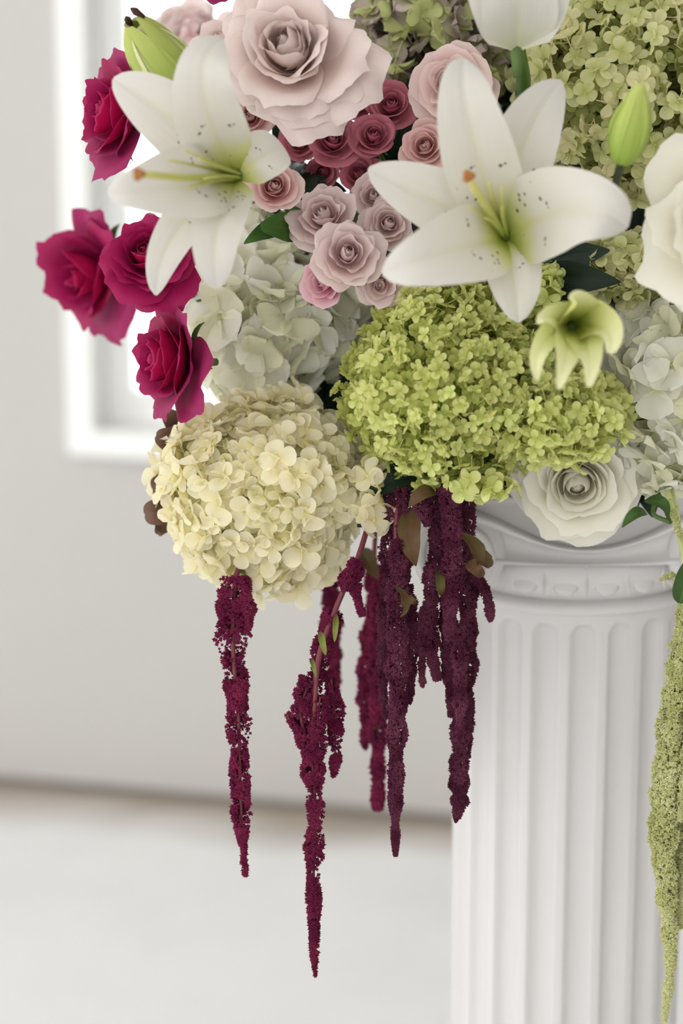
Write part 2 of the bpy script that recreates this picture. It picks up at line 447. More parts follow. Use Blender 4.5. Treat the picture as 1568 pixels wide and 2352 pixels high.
g = Geo(); box(g, (s0 + .052, .062, z0 + .06), (s1 - .052, .066, z1)); structure('pane', g, gm, win)

# floor: pale painted boards turning brownish in a strip by the wall
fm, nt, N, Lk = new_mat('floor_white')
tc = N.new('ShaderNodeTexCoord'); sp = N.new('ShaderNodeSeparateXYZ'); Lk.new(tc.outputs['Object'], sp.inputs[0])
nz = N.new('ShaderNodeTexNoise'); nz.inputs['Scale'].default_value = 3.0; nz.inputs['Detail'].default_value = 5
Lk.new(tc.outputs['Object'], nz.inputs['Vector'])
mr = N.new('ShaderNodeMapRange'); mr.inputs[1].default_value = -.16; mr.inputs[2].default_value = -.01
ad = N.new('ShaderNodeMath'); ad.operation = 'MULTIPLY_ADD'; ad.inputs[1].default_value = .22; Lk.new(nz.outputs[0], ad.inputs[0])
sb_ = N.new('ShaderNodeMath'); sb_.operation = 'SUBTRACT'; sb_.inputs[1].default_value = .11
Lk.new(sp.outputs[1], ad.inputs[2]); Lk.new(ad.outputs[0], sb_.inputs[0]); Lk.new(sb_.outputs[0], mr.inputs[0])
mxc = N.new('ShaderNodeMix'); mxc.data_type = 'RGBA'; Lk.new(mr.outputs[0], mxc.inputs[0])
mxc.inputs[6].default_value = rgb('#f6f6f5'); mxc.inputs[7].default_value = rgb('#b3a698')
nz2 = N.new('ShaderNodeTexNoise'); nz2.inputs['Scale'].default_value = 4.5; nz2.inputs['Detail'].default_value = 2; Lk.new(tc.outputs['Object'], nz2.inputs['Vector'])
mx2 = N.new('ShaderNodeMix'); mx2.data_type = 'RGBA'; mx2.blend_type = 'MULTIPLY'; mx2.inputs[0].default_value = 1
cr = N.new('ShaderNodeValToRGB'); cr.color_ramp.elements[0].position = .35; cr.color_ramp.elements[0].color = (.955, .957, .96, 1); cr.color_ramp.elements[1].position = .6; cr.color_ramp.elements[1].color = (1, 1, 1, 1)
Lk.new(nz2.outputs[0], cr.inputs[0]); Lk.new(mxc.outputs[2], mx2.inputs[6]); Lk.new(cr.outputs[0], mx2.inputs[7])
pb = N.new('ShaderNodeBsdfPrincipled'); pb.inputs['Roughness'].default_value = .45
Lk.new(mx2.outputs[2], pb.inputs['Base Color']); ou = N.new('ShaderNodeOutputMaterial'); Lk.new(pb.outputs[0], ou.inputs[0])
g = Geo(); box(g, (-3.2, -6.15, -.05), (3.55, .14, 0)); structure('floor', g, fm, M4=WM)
g = Geo(); box(g, (-3.04, -.006, .0005), (3.39, -.0005, .012)); structure('baseboard_front', g, plain_mat('base_strip', '#8a8178', .7, '#70675e', 9), M4=WM)

# the rest of the room: ceiling, right and back walls, and a left wall that is mostly window
g = Geo(); box(g, (-3.2, -6, 3.0), (3.6, .14, 3.1)); structure('ceiling', g, M['white_trim'], M4=WM)
g = Geo(); box(g, (3.4, -6, 0), (3.55, 0, 3.0)); structure('wall_right', g, M['wall'], M4=WM)
g = Geo()
for a, b in (((-3.2, -6.15, 0), (3.55, -6, .25)), ((-3.2, -6.15, 2.75), (3.55, -6, 3.0)), ((-3.2, -6.15, .25), (-2.4, -6, 2.75)), ((3.0, -6.15, .25), (3.55, -6, 2.75))):
    box(g, a, b)
structure('wall_back', g, M['wall'], M4=WM)
g = Geo()
for a, b in (((-3.2, -6, 0), (-3.05, 0, .25)), ((-3.2, -6, 2.75), (-3.05, 0, 3.0)), ((-3.2, -6, .25), (-3.05, -5.6, 2.75)), ((-3.2, -.5, .25), (-3.05, 0, 2.75))):
    box(g, a, b)
structure('wall_left', g, M['wall'], M4=WM)
w2 = bpy.data.objects.new('window_2', None); COL.objects.link(w2); w2.matrix_world = WM; w2['kind'] = 'structure'
for k in range(4):
    g = Geo(); y = -5.6 + k * 1.7; box(g, (-3.16, y - .03, .25), (-3.09, y + .03, 2.75), .004); structure('mullion', g, M['white_trim'], w2)
g = Geo(); box(g, (-3.16, -5.57, 1.9), (-3.09, -.5, 1.95), .004); structure('transom', g, M['white_trim'], w2)

w3 = bpy.data.objects.new('added_back_window', None); COL.objects.link(w3); w3.matrix_world = WM; w3['kind'] = 'structure'  # unseen window added in the back wall for light from behind the camera
for k in range(4):
    g = Geo(); x = -2.37 + k * 1.78; box(g, (x - .03, -6.11, .25), (x + .03, -6.04, 2.75), .004); structure('mullion', g, M['white_trim'], w3)

# ------------------------------------------------------------------ pedestal
AX = P(1318, 1180, 1.43); AX = np.array([AX[0], AX[1], 0.0])
RS = 0.0742
ped = thing('pedestal', 'white fluted pedestal with scrolled capital under the flowers', 'pedestal', AX)
def lathe(g, prof, n=96):
    prof = np.asarray(prof, float); a = np.arange(n) * 2 * math.pi / n
    v = np.concatenate([np.stack([r * np.cos(a), r * np.sin(a), np.full(n, z)], axis=1) for r, z in prof])
    g.add(v, grid_faces(n, len(prof), True))
    return g
ZF = 0.742                                            # top of the flutes
g = Geo()
NF = 20; na = NF * 14
zs = np.concatenate([np.linspace(.085, .115, 8), np.linspace(.12, ZF - .02, 24)[:], np.linspace(ZF - .018, ZF + .002, 12), [.748, .752]])
a = np.arange(na) * 2 * math.pi / na - math.pi / 2
ph = ((a + math.pi / 2) * NF / (2 * math.pi) + .5) % 1 - .5     # a flute centred on the viewer's side
V = []
hw = .34
for z in zs:
    top = ZF - z; bot = z - .09
    e = min(top, bot)                                  # rounded flute ends
    wv = 2 * math.pi * RS / NF * hw
    if e <= 0: hw_z = 0
    elif e < wv: hw_z = hw * math.sqrt(1 - (1 - e / wv) ** 2)
    else: hw_z = hw
    dep = np.zeros(na) if hw_z <= 1e-4 else np.where(np.abs(ph) < hw_z, np.sqrt(np.clip(1 - (ph / hw_z) ** 2, 0, 1)), 0) * .0058 * min(1, hw_z / hw + .1)
    r = RS - dep
    V.append(np.stack([r * np.cos(a), r * np.sin(a), np.full(na, z)], axis=1))
g.add(np.concatenate(V), grid_faces(na, len(zs), True))
link('shaft', g.mesh('shaft'), M['pedestal'], ped)
g = Geo(); lathe(g, [(.0742, .7475), (.0765, .748), (.0788, .7500), (.0793, .7525), (.0782, .755), (.0755, .7565), (.073, .757)]); link('astragal', g.mesh('astragal'), M['pedestal'], ped)
g = Geo(); lathe(g, [(.073, .7565), (.0748, .759), (.0780, .764), (.0805, .771), (.0815, .777), (.079, .780), (.06, .781)]); link('echinus', g.mesh('echinus'), M['pedestal'], ped)
# eggs and darts round the echinus
eg = Geo(); bm_a = np.linspace(0, 2 * math.pi, 10, endpoint=False)
prof = [(0.02, 1.0), (.55, .8), (.9, .35), (1.0, -.1), (.8, -.6), (.4, -.92), (.02, -1.0)]
v = np.concatenate([np.stack([r * np.cos(bm_a), r * np.sin(bm_a) * .6, np.full(10, z)], axis=1) for r, z in prof])
eg.add(v * np.array([.0090, .0042, .0095]), grid_faces(10, 7, True)); egm = eg.mesh('egg')
dg_ = Geo(); dg_.add([(-.0022, 0, .010), (.0022, 0, .010), (0, 0, -.010), (0, -.004, .010)], None, [(0, 3, 2), (3, 1, 2), (0, 1, 3)]); dgm = dg_.mesh('dart', False)
for k in range(20):
    an = -math.pi / 2 + (k + .5) * 2 * math.pi / 20
    for me_, nm, da, rr in ((egm, 'egg', 0, .0770), (dgm, 'dart', math.pi / 20, .0800)):
        o = link(nm, me_, M['pedestal'], ped)
        o.matrix_local = Matrix.Translation((rr * math.cos(an + da), rr * math.sin(an + da), .7700)) @ Matrix.Rotation(an + da + math.pi / 2, 4, 'Z') @ Matrix.Rotation(-.3, 4, 'X')
# cushion between the scrolls, with its sagging channel, front and back
VX, VZ, VR = .0765, .7745, .0285
HD = .082
def sag(x):                                            # height of the channel's lower line
    return .7875 + .0 * abs(x)
g = Geo(); xs = np.linspace(-VX, VX, 41)
pr = [(-HD + .004, 0.0), (-HD, .02), (-HD + .001, .12), (-HD + .007, .2), (-HD + .008, .5), (-HD + .007, .72), (-HD + .001, .8), (-HD, .93), (-HD + .004, 1.0),
      (HD - .004, 1.0), (HD, .93), (HD - .001, .8), (HD - .007, .72), (HD - .008, .5), (HD - .007, .2), (HD - .001, .12), (HD, .02), (HD - .004, 0)]
rows = []
for (yy, f) in pr:
    row = []
    for x in xs:
        c = (x / VX) ** 2
        lo = .7812 - .001 * (1 - c); hi = .7905 + .0235 * (math.sin(min(1, c * 1.1) * math.pi / 2))
        y_ = yy * (1 - .0 * c)
        row.append((x, y_, lo + (hi - lo) * f))
    rows.append(row)
rows.append(rows[0])
g.add(np.array(rows).reshape(-1, 3), grid_faces(41, len(rows))); link('cushion', g.mesh('cushion'), M['pedestal'], ped)
g = Geo(); box(g, (-.088, -.078, .8162), (.088, .078, .824), .003); link('abacus', g.mesh('abacus', False), M['pedestal'], ped)
g = Geo(); box(g, (-.07, -.073, .782), (.07, .073, .8162)); link('core_block', g.mesh('core_block', False), M['pedestal'], ped)
for sx in (-1, 1):
    g = Geo(); n = 48; a = np.arange(n) * 2 * math.pi / n
    prf = [(.001, -HD + .002), (VR * .62, -HD + .002), (VR * .95, -HD + .003), (VR, -HD + .007), (VR * .97, -HD + .02), (VR * .82, -.03), (VR * .78, 0), (VR * .82, .03), (VR * .97, HD - .02), (VR, HD - .007), (VR * .95, HD - .003), (.001, HD - .002)]
    v = np.concatenate([np.stack([r * np.cos(a), np.full(n, y), r * np.sin(a)], axis=1) for r, y in prf])
    g.add(v + np.array([sx * VX, 0, VZ + .012]), grid_faces(n, len(prf), True)[:, ::-1])
    vo = link('volute', g.mesh('volute'), M['pedestal'], ped)
    for fy in (-1, 1):
        g = Geo(); th = np.linspace(0, 2 * math.pi * 2.4, 90); rr = (VR - .003) * (1 - th / th[-1] * .8)
        pts = np.stack([sx * (VX - 0) + -sx * rr * np.cos(th + math.pi / 2) * 1, np.full(90, fy * (HD - .001)), VZ + .012 + rr * np.sin(th + math.pi / 2)], axis=1)
        tube(g, pts, np.linspace(.0032, .0016, 90), 8); link('scroll_ridge', g.mesh('scroll_ridge'), M['pedestal'], vo)
        g = Geo(); lathe(g, [(.0005, .004), (.004, .003), (.0055, 0)], 16)
        o = link('scroll_eye', g.mesh('scroll_eye'), M['pedestal'], vo)
        o.matrix_local = Matrix.Translation((sx * VX, fy * (HD - .002), VZ + .012)) @ Matrix.Rotation(fy * -math.pi / 2, 4, 'X')
g = Geo(); lathe(g, [(.0, .085), (.080, .086), (.083, .082), (.083, .076), (.080, .073), (.079, .066), (.088, .060), (.092, .052), (.090, .044), (.05, .042)]); link('torus_base', g.mesh('torus_base'), M['pedestal'], ped)
g = Geo(); box(g, (-.10, -.10, 0.0), (.10, .10, .046), .003); link('plinth', g.mesh('plinth', False), M['pedestal'], ped)

# ------------------------------------------------------------------ bowl and foam that carry the flowers
BZ = .8242
bowl = thing('flower_bowl', 'black shallow bowl on the pedestal, glimpsed beneath the flowers', 'bowl', AX + np.array([0, 0, BZ]))
g = Geo(); lathe(g, [(.001, 0), (.075, 0), (.088, .006), (.094, .018), (.095, .032), (.092, .032), (.088, .012), (.07, .006), (.001, .006)]); link('body', g.mesh('body'), M['bowl'], bowl)
FC = P(1240, 500, 1.475)                               # middle of the foam
g = Geo(); n = 40
th = np.linspace(0.02, math.pi - .02, 24); rows = []
rs = random.Random(3)
for t in th:
    aa = np.arange(n) * 2 * math.pi / n
    bump = 1 + .03 * np.sin(aa * 5 + t * 7) + .02 * np.sin(aa * 9 - t * 11)
    rows.append(np.stack([.122 * np.sin(t) * np.cos(aa) * bump, .082 * np.sin(t) * np.sin(aa) * bump, .145 * np.cos(t) * np.ones(n)], axis=1))
g.add(np.concatenate(rows), grid_faces(n, 24, True)[:, ::-1])
foam_g = np.concatenate(rows); foam_g[:, 2] = np.maximum(foam_g[:, 2], BZ + .0335 - FC[2]); g.v[0] = foam_g
foam = tag(link('floral_foam', g.mesh('floral_foam'), M['foam']), 'dark green block of floral foam in the shadows between the blooms', 'foam')
foam.matrix_world = mat4(FC, np.eye(3))

def stem_to_foam(root, L, base, rad=.0022, m='stem', back=.06, name='stem', away=None, length=.032):
    """a stem from the underside of a bloom back into the foam"""
    b = np.asarray(base, float)
    aw = nrm(FC - b) if away is None else nrm(nrm(away) + .6 * nrm(FC - b))
    to = b + aw * length
    p1 = b + aw * min(back, np.linalg.norm(to - b) * .8)
    pts = bez(b, p1, to + (b - to) * .3, to, 10)
    g = Geo(); tube(g, L(pts), rad, 6); return link(name, g.mesh(name), M[m], root)

# ------------------------------------------------------------------ roses
def rose_petal(rng, t, R, H, opn, phi, tip, ruffle, nu=17, nv=14, curl=.8, wide=1.0, irreg=.06, nib=.008):
    """one petal of a rose; t runs from the heart (0) to the outermost ring (1)"""
    th = math.radians(-4 + (opn + 4) * t ** 1.05) + rng.uniform(-irreg, irreg) * (.2 + t)
    Lp = R * (.72 + .40 * t ** .9) * (1 + rng.uniform(-irreg, irreg)) * (1 if H is None else H)
    Wd = R * (.46 + .34 * t) * wide * rng.uniform(.92, 1.08)
    v = np.linspace(0, 1, 50); dv = v[1] - v[0]
    cupk = 1.15 - .55 * t
    cst = .74 - .12 * t
    psi = th + cupk * (.45 - v) * 1.25 + curl * min(1.3, .15 + 1.5 * t) * np.clip((v - cst) / (1 - cst), 0, 1) ** 1.5
    rr = R * (.02 + .05 * t) + np.concatenate([[0], np.cumsum(np.sin(psi)[:-1] * dv * Lp)])
    zz = -R * .06 * t + np.concatenate([[0], np.cumsum(np.cos(psi)[:-1] * dv * Lp)])
    rr = np.maximum(rr, R * .022)
    us = np.linspace(-1, 1, nu); vs = np.linspace(0, 1, nv) ** .85
    p1, p2, p3 = rng.uniform(0, 6.3), rng.uniform(0, 6.3), rng.uniform(-1, 1)
    side = 1 if rng.random() < .75 else -1
    V = []; UV = []
    for vv in vs:
        for u in us:
            ext = 1 - .24 * abs(u) ** 2.8 + tip * math.exp(-(abs(u - .1 * p3) / .16) ** 1.3) + .03 * p3 * u + nib * (math.sin(u * 13 + p1 * 3) + math.sin(u * 23 + p2 * 2))
            x = vv * ext
            r = np.interp(min(x, 1), v, rr); z = np.interp(min(x, 1), v, zz)
            if x > 1:
                r += math.sin(psi[-1]) * (x - 1) * Lp; z += math.cos(psi[-1]) * (x - 1) * Lp
            w = Wd * (.30 + .70 * math.sin(min(1, vv / .62) * math.pi / 2)) * (1 - .10 * max(0, vv - .7) / .3)
            rho = max(r * (1.0 + .3 * t), R * .09 * (1 - .85 * vv * (1 - min(1, t * 4))))
            s = max(-2.5, min(2.5, u * w / rho))
            xt = rho * math.sin(s); rad = r - rho * (1 - math.cos(s))
            e = abs(u) ** 2.5 * vv ** 2.5
            rad += R * .16 * t * e * curl + R * .05 * u * side * vv
            z -= R * .16 * t * e * curl
            rf = ruffle * R * vv ** 3 * (math.sin(u * 4 + p1) + .6 * math.sin(u * 9 + p2))
            rad += rf * math.cos(th); z += rf * math.sin(th) * .8
            V.append((rad * math.cos(phi) - xt * math.sin(phi), rad * math.sin(phi) + xt * math.cos(phi), z))
            UV.append(((u + 1) / 2, vv))
    g = Geo(); g.add(V, grid_faces(nu, nv), None, UV)
    return g

def rose(label, px, py, d, rpx, axis, mat, n=30, opn=80, seed=1, tip=.05, ruffle=.03, curl=.8, group=None, calyx=True, wide=1.15, irreg=.08, nib=.008, slen=.032, name='rose', depth=None, stem=True, spin=None):
    rng = random.Random(seed)
    R = S(rpx, d)
    A = DIR(*axis)
    base = P(px, py, d) - A * R * .45
    Rm = frame(A, rng.uniform(0, 6.28) if spin is None else spin)
    root = thing(name, label, 'rose', base, Rm, group)
    L = Local(base, Rm)
    Rn = R / (1.02 * math.sin(math.radians(min(opn, 84))) + .10)
    for i in range(n):
        t = (i / (n - 1)) ** 1.2
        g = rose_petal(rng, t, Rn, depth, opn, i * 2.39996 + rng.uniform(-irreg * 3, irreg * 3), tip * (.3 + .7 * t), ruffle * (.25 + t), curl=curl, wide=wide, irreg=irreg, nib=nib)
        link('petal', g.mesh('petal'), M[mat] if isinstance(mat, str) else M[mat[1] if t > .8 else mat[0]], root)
    if calyx:
        g = Geo(); lathe(g, [(.001, -R * .34), (R * .13, -R * .28), (R * .17, -R * .12), (R * .10, 0)], 12)
        hip = link('calyx', g.mesh('calyx'), M['stem'], root)
        for k in range(5):
            ang = k * 2 * math.pi / 5 + .4
            e = np.array([math.cos(ang), math.sin(ang), 0]); z = np.array([0, 0, 1.0])
            c = bez(e * R * .12 - z * R * .15, e * R * .4 - z * R * .12, e * R * .65 - z * R * .02, e * R * .8 - z * R * .2, 7)
            link('sepal', sweep(c, R * .12, z, prof_leaf, cup=.2, nu=5).mesh('sepal'), M['leaf'], hip)
    if stem: stem_to_foam(root, L, base - A * R * .30, .0022 if rpx > 70 else .0014, away=-A, length=slen)
    return root

# ------------------------------------------------------------------ hydrangeas
def floret_petal(L, W_, cup, bend, ruf, ph, nu=5, nv=6, notch=0.0, narrow=1.0):
    us = np.linspace(-1, 1, nu); vs = 1 - (1 - np.linspace(0, 1, nv)) ** 1.5; V = []; UV = []
    pk = min(.72, .50 * narrow)                          # where the petal is widest
    for v in vs:
        w = W_ * (.06 + .94 * math.sin(math.pi / 2 * v / pk) ** .85) if v < pk else W_ * math.sqrt(max(0, 1 - ((v - pk) / (1 - pk)) ** 2)) 
        w = max(w, W_ * .10)
        for u in us:
            y = L * v - notch * L * (1 + math.sin(u * 8 + ph)) * (v > .9)
            z = cup * L * (u * u) * .35 * math.sin(math.pi * min(v, .9)) + bend * L * v * v + ruf * L * v * v * math.sin(u * 4.5 + ph) + .35 * ruf * L * v * math.sin(9 * u + 7 * v + ph)
            V.append((w * u * (1 + notch * math.sin(v * 22 + ph)), y, z)); UV.append(((u + 1) / 2, v))
    g = Geo(); g.add(V, grid_faces(nu, nv), None, UV)
    return g
def rotz(a):
    c, s = math.cos(a), math.sin(a); return np.array([[c, -s, 0], [s, c, 0], [0, 0, 1.0]])
def make_floret(rng, kind, low=False):
    """a four-petalled floret of radius 1; all petals meet in the middle"""
    g = Geo()
    for k in range(4):
        up = .04 if k % 2 else -.02
        if low: p = floret_petal(1.0, .62 if kind == 'mop' else .46, .5, rng.uniform(-.2, .3), .06, rng.uniform(0, 6), 4, 5, narrow=1.25)
        elif kind == 'mop': p = floret_petal(1.0, .62, .5, rng.uniform(-.12, .12), rng.uniform(.05, .10), rng.uniform(0, 6), 7, 7, narrow=1.35)
        elif kind == 'lime': p = floret_petal(rng.uniform(.85, 1.05), .40, .8, rng.uniform(-.1, .45), .05, rng.uniform(0, 6), 5, 6, narrow=1.2)
        else: p = floret_petal(rng.uniform(.85, 1.08), rng.uniform(.40, .5), .7, rng.uniform(-.35, .35), .06, rng.uniform(0, 6), 5, 7, narrow=1.25)
        g.join(p, rotz(k * math.pi / 2 + rng.uniform(-.2, .2)), (0, 0, up))
    if not low:
        b = Geo(); lathe(b, [(.01, .13), (.08, .09), (.10, .0), (.04, -.06), (.035, -1.1)], 6); g.join(b)
    return g

def dirs_on_ball(n, rng, zmin):
    out = []; N_ = int(n * 2 / (1 - zmin))
    for i in range(N_):
        z = 1 - 2 * (i + .5) / N_
        if z < zmin: continue
        a = i * 2.39996 + rng.uniform(-.3, .3); s = math.sqrt(max(0, 1 - z * z))
        v = np.array([s * math.cos(a), s * math.sin(a), z]) + np.array([rng.gauss(0, 1) for _ in range(3)]) * .06
        out.append(nrm(v))
    return out                                          # z towards the viewer
def hydrangea(label, px, py, d, rxp, ryp, rz, fpx, n, mat, core, kind, seed=1, zmin=-.35, tilt=.35, lump=.05, mass=0, group=None, petals=False, jit=.05, name='hydrangea', most=300, sizevar=.15, deep=.76, ruf=1.0):
    rng = random.Random(seed)
    rx, ry, fr_ = S(rxp, d), S(ryp, d), S(fpx, d)
    C = P(px, py, d)
    Rm = CW
    root = thing(name, label, 'hydrangea', C, Rm, group)
    L = Local(C, Rm)
    variants = [make_floret(rng, kind) for _ in range(6)]
    lows = [make_floret(rng, kind, True) for _ in range(5)]
    vm = [v_.mesh('floret') for v_ in variants]
    for me_ in vm: me_.materials.append(M[mat])
    if petals:
        pm = []
        for k in range(8):
            me_ = floret_petal(1.0, .64, .8, rng.uniform(-.25, .25) * ruf, rng.uniform(.05, .11) * ruf, rng.uniform(0, 6), 9, 8, narrow=1.35, notch=.03).mesh('petal'); me_.materials.append(M[mat]); pm.append(me_)
        b = Geo(); lathe(b, [(.01, .10), (.07, .07), (.09, .0), (.04, -.06), (.035, -1.2)], 8); em = b.mesh('floret'); em.materials.append(M['bead'])
    ph = [rng.uniform(0, 6.3) for _ in range(6)]
    def surf(v):
        k = 1 + lump * (math.sin(4 * v[0] + ph[0]) + math.sin(5 * v[1] + ph[1]) + math.sin(6 * v[2] + 3 * v[0] + ph[2]))
        return np.array([v[0] * rx, v[1] * ry, v[2] * rz]) * k
    D = dirs_on_ball(n, rng, zmin)
    D.sort(key=lambda v: -v[2])
    inner = Geo(); br = Geo(); cnt = 0
    for i, v in enumerate(D):
        p = surf(v) * (1 + rng.uniform(-jit, jit))
        nn = nrm(np.array([v[0] / rx, v[1] / ry, v[2] / rz])); nn = nrm(nn + np.array([rng.gauss(0, 1) for _ in range(3)]) * tilt)
        if nn @ nrm(v) < .1: nn = nrm(nn + v)
        s = fr_ * (1 + rng.uniform(-sizevar, sizevar))
        F = frame(nn, rng.uniform(0, 6.28), np.array([0.1, 1, 0.2]))
        tube(br, np.stack([p - nn * s * .3, p * .72 + np.array([0, 0, -.15 * rz]), p * .25]), fr_ * .05, 3, False)
        if cnt >= most:
            inner.join(variants[i % 6], F * s, p); continue
        cnt += 1
        if petals:
            o = link('floret', em, None, root); o.matrix_local = mat4(p, F, s)
            for k in range(4):
                q = link('petal', pm[rng.randrange(8)], None, o)
                q.matrix_local = (Matrix.Rotation(k * math.pi / 2 + rng.uniform(-.2, .2), 4, 'Z') @ Matrix.Translation((0, 0, .03 if k % 2 else -.02))
                                  @ Matrix.Rotation(rng.uniform(-.15, .45), 4, 'X') @ Matrix.Rotation(rng.uniform(-.25, .25), 4, 'Y') @ Matrix.Scale(rng.uniform(.88, 1.08), 4))
        else:
            o = link('floret', vm[i % 6], None, root); o.matrix_local = mat4(p, F, s)
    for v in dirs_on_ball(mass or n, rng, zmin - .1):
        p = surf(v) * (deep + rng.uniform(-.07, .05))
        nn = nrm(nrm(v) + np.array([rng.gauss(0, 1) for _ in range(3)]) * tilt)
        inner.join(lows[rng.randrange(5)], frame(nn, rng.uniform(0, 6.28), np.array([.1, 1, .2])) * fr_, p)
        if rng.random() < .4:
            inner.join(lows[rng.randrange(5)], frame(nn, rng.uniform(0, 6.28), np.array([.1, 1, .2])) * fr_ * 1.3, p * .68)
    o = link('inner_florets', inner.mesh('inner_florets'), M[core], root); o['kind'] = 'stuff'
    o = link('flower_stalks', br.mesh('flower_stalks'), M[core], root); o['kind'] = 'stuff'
    stem_to_foam(root, L, C - CW[:, 2] * rz * .2, .003)
    return root

# ------------------------------------------------------------------ lilies
def lily(label, c, tips, style_tip, seed=1, mat='lily', fil=True, back_dir=(0, 0, -1), name='lily', stem=True, prof=None, cup=.30):
    """c: throat (px, py, d). tips: (px, py, d, half width px, bulge towards the viewer m, sideways bow px x, y)"""
    rng = random.Random(seed)
    C = P(*c); Bk = DIR(*back_dir)
    base = C + Bk * .02
    root = thing(name, label, 'lily', base, CW)
    L = Local(base, CW)
    for i, tp in enumerate(tips):
        px, py, d, w, bul, bx, by = tp[:7]
        T = P(px, py, d)
        k1 = C + (T - C) * .33 - FWD * bul + CW @ np.array([S(bx, d), -S(by, d), 0])
        k2 = C + (T - C) * .74 - FWD * bul * 1.2 + CW @ np.array([S(bx, d), -S(by, d), 0])
        b0 = C + Bk * .012 + (T - C) * .0
        cv = bez(b0, k1, k2, T, 22)
        nref = tp[7] if len(tp) > 7 else (0, 0, 1)
        nref = DIR(*nref)
        g = sweep(cv, S(w, d), nref, prof or prof_lily, cup=cup, rib=.10, ruffle=.035, nu=25, roll=.30, rng=rng, ridge=.022)
        g.v[0] = L(g.v[0])
        link('petal', g.mesh('petal'), M[mat], root)
    if style_tip:
        T = P(*style_tip); g = Geo()
        mid = (C + T) / 2 - UPV * .002
        pts = spline([C + Bk * .008, mid, T], 14)
        tube(g, L(pts), np.linspace(.0022, .0017, 14), 8); st = link('style', g.mesh('style'), M['style'], root)
        g = Geo(); ax = nrm(T - mid)
        for k in range(3):
            a = k * 2.094; F = frame(ax)
            e = F @ np.array([math.cos(a), math.sin(a), 0]) * .0016
            tube(g, L(np.stack([T - ax * .001 + e * .4, T + ax * .0012 + e, T + ax * .0028 + e * 1.0])), [.0017, .0021, .0012], 7)
        link('stigma', g.mesh('stigma'), M['stigma'], st)
        if fil:
            for k in range(6):
                a = k * 1.047 + .5; F = frame(ax)
                e = F @ np.array([math.cos(a), math.sin(a), 0])
                ln = np.linalg.norm(T - C)
                g = Geo(); tube(g, L(bez(C + Bk * .006 + e * .002, C + ax * ln * .22 + e * .003, C + ax * ln * .38 + e * .006, C + ax * ln * (.5 + .08 * rng.random()) + e * .0095, 10)), np.linspace(.0011, .0005, 10), 6)
                link('filament', g.mesh('filament'), M['style'], root)
    g = Geo(); tube(g, L(spline([C + Bk * .004, C + Bk * .014, C + Bk * .026], 5)), [.003, .0035, .0026], 8); link('receptacle', g.mesh('receptacle'), M['stem'], root)
    if stem: stem_to_foam(root, L, C + Bk * .026, .0026, away=Bk, back=.13)
    return root

def bud(label, base, tip, rpx, mats, opened=0.0, seed=1, n=6, tipmat=None, stem_pts=None, name='lily_bud', flare=None):
    """a spindle-shaped bud of overlapping tepals from base to tip"""
    rng = random.Random(seed)
    B, T = P(*base), P(*tip); ax = nrm(T - B); Ln = np.linalg.norm(T - B); R = S(rpx, base[2])
    F = frame(ax, .5); root = thing(name, label, 'lily bud', B, F)
    for k in range(n):
        outer = k < n // 2
        a = (k % (n // 2)) * 2 * math.pi / (n // 2) + (0 if outer else math.pi / (n // 2))
        e = np.array([math.cos(a), math.sin(a), 0]); z = np.array([0, 0, 1.0])
        vs = np.linspace(0, 1, 16); op = opened * rng.uniform(.7, 1.2)
        lenk = rng.uniform(.93, 1.04)
        prf = np.sin(np.pi * np.clip(vs * .93 + .05, 0, 1) ** .85) ** .8
        rr = R * (.16 + .80 * prf) * (1 if outer else .88) * (1 - .18 * vs) + R * op * vs ** 2.2
        c = e * rr[:, None] + z * (vs * Ln * lenk)[:, None]
        def pf(v):
            return max(.05, math.sin(math.pi * min(.985, v * .92 + .05) ** .85) ** .7)
        g = sweep(c, R * (1.02 if outer else .95), -e, pf, cup=.42, rib=-.10 if outer else 0, nu=9, tipfold=.1)
        p_ = link('tepal', g.mesh('tepal'), M[mats[0] if outer else mats[1]], root)
        if tipmat and outer and k < 2:
            g = Geo(); tube(g, spline([c[-2], c[-1] + z * .002, c[-1] + z * .005 - e * .001], 5), [.0012, .0022, .0006], 6)
            link('withered_tip', g.mesh('withered_tip'), M[tipmat], p_)
    if stem_pts:
        L = Local(B, F); g = Geo(); tube(g, L(spline([B + ax * .002] + [P(*q) for q in stem_pts], 12)), .0022, 7)
        link('stem', g.mesh('stem'), M['dark_stem'], root)
    return root

# ------------------------------------------------------------------ leaves
def leaf_geo(b, t, wpx, nref=(0, 0, 1), sagm=.01, seed=0, prof=prof_leaf, ruffle=.04, cup=.25):
    rng = random.Random(seed)
    B, T = P(*b), P(*t); n = DIR(*nref)
    c = bez(B, B + (T - B) * .33 + n * sagm, B + (T - B) * .7 + n * sagm, T, 14)
    return sweep(c, S(wpx, b[2]), n, prof, cup=cup, rib=.10, ruffle=ruffle, nu=9, rng=rng)
def sprig(label, stem_pts, leaves, mat, name='leafy_sprig', group=None, rad=.0013, stem_mat='stem', cat='foliage', to_foam=True):
    B = P(*stem_pts[0]); root = thing(name, label, cat, B, CW, group); L = Local(B, CW)
    for i, lf in enumerate(leaves):
        g = leaf_geo(*lf[:3], **(lf[3] if len(lf) > 3 else {}), seed=i + 5); g.v[0] = L(g.v[0])
        link('leaf', g.mesh('leaf'), M[mat], root)
    g = Geo(); pts = spline([P(*q) for q in stem_pts], 14); tube(g, L(pts), rad, 6); link('stem', g.mesh('stem'), M[stem_mat], root)
    if to_foam: stem_to_foam(root, L, pts[-1], rad, stem_mat, name='stem')
    return root

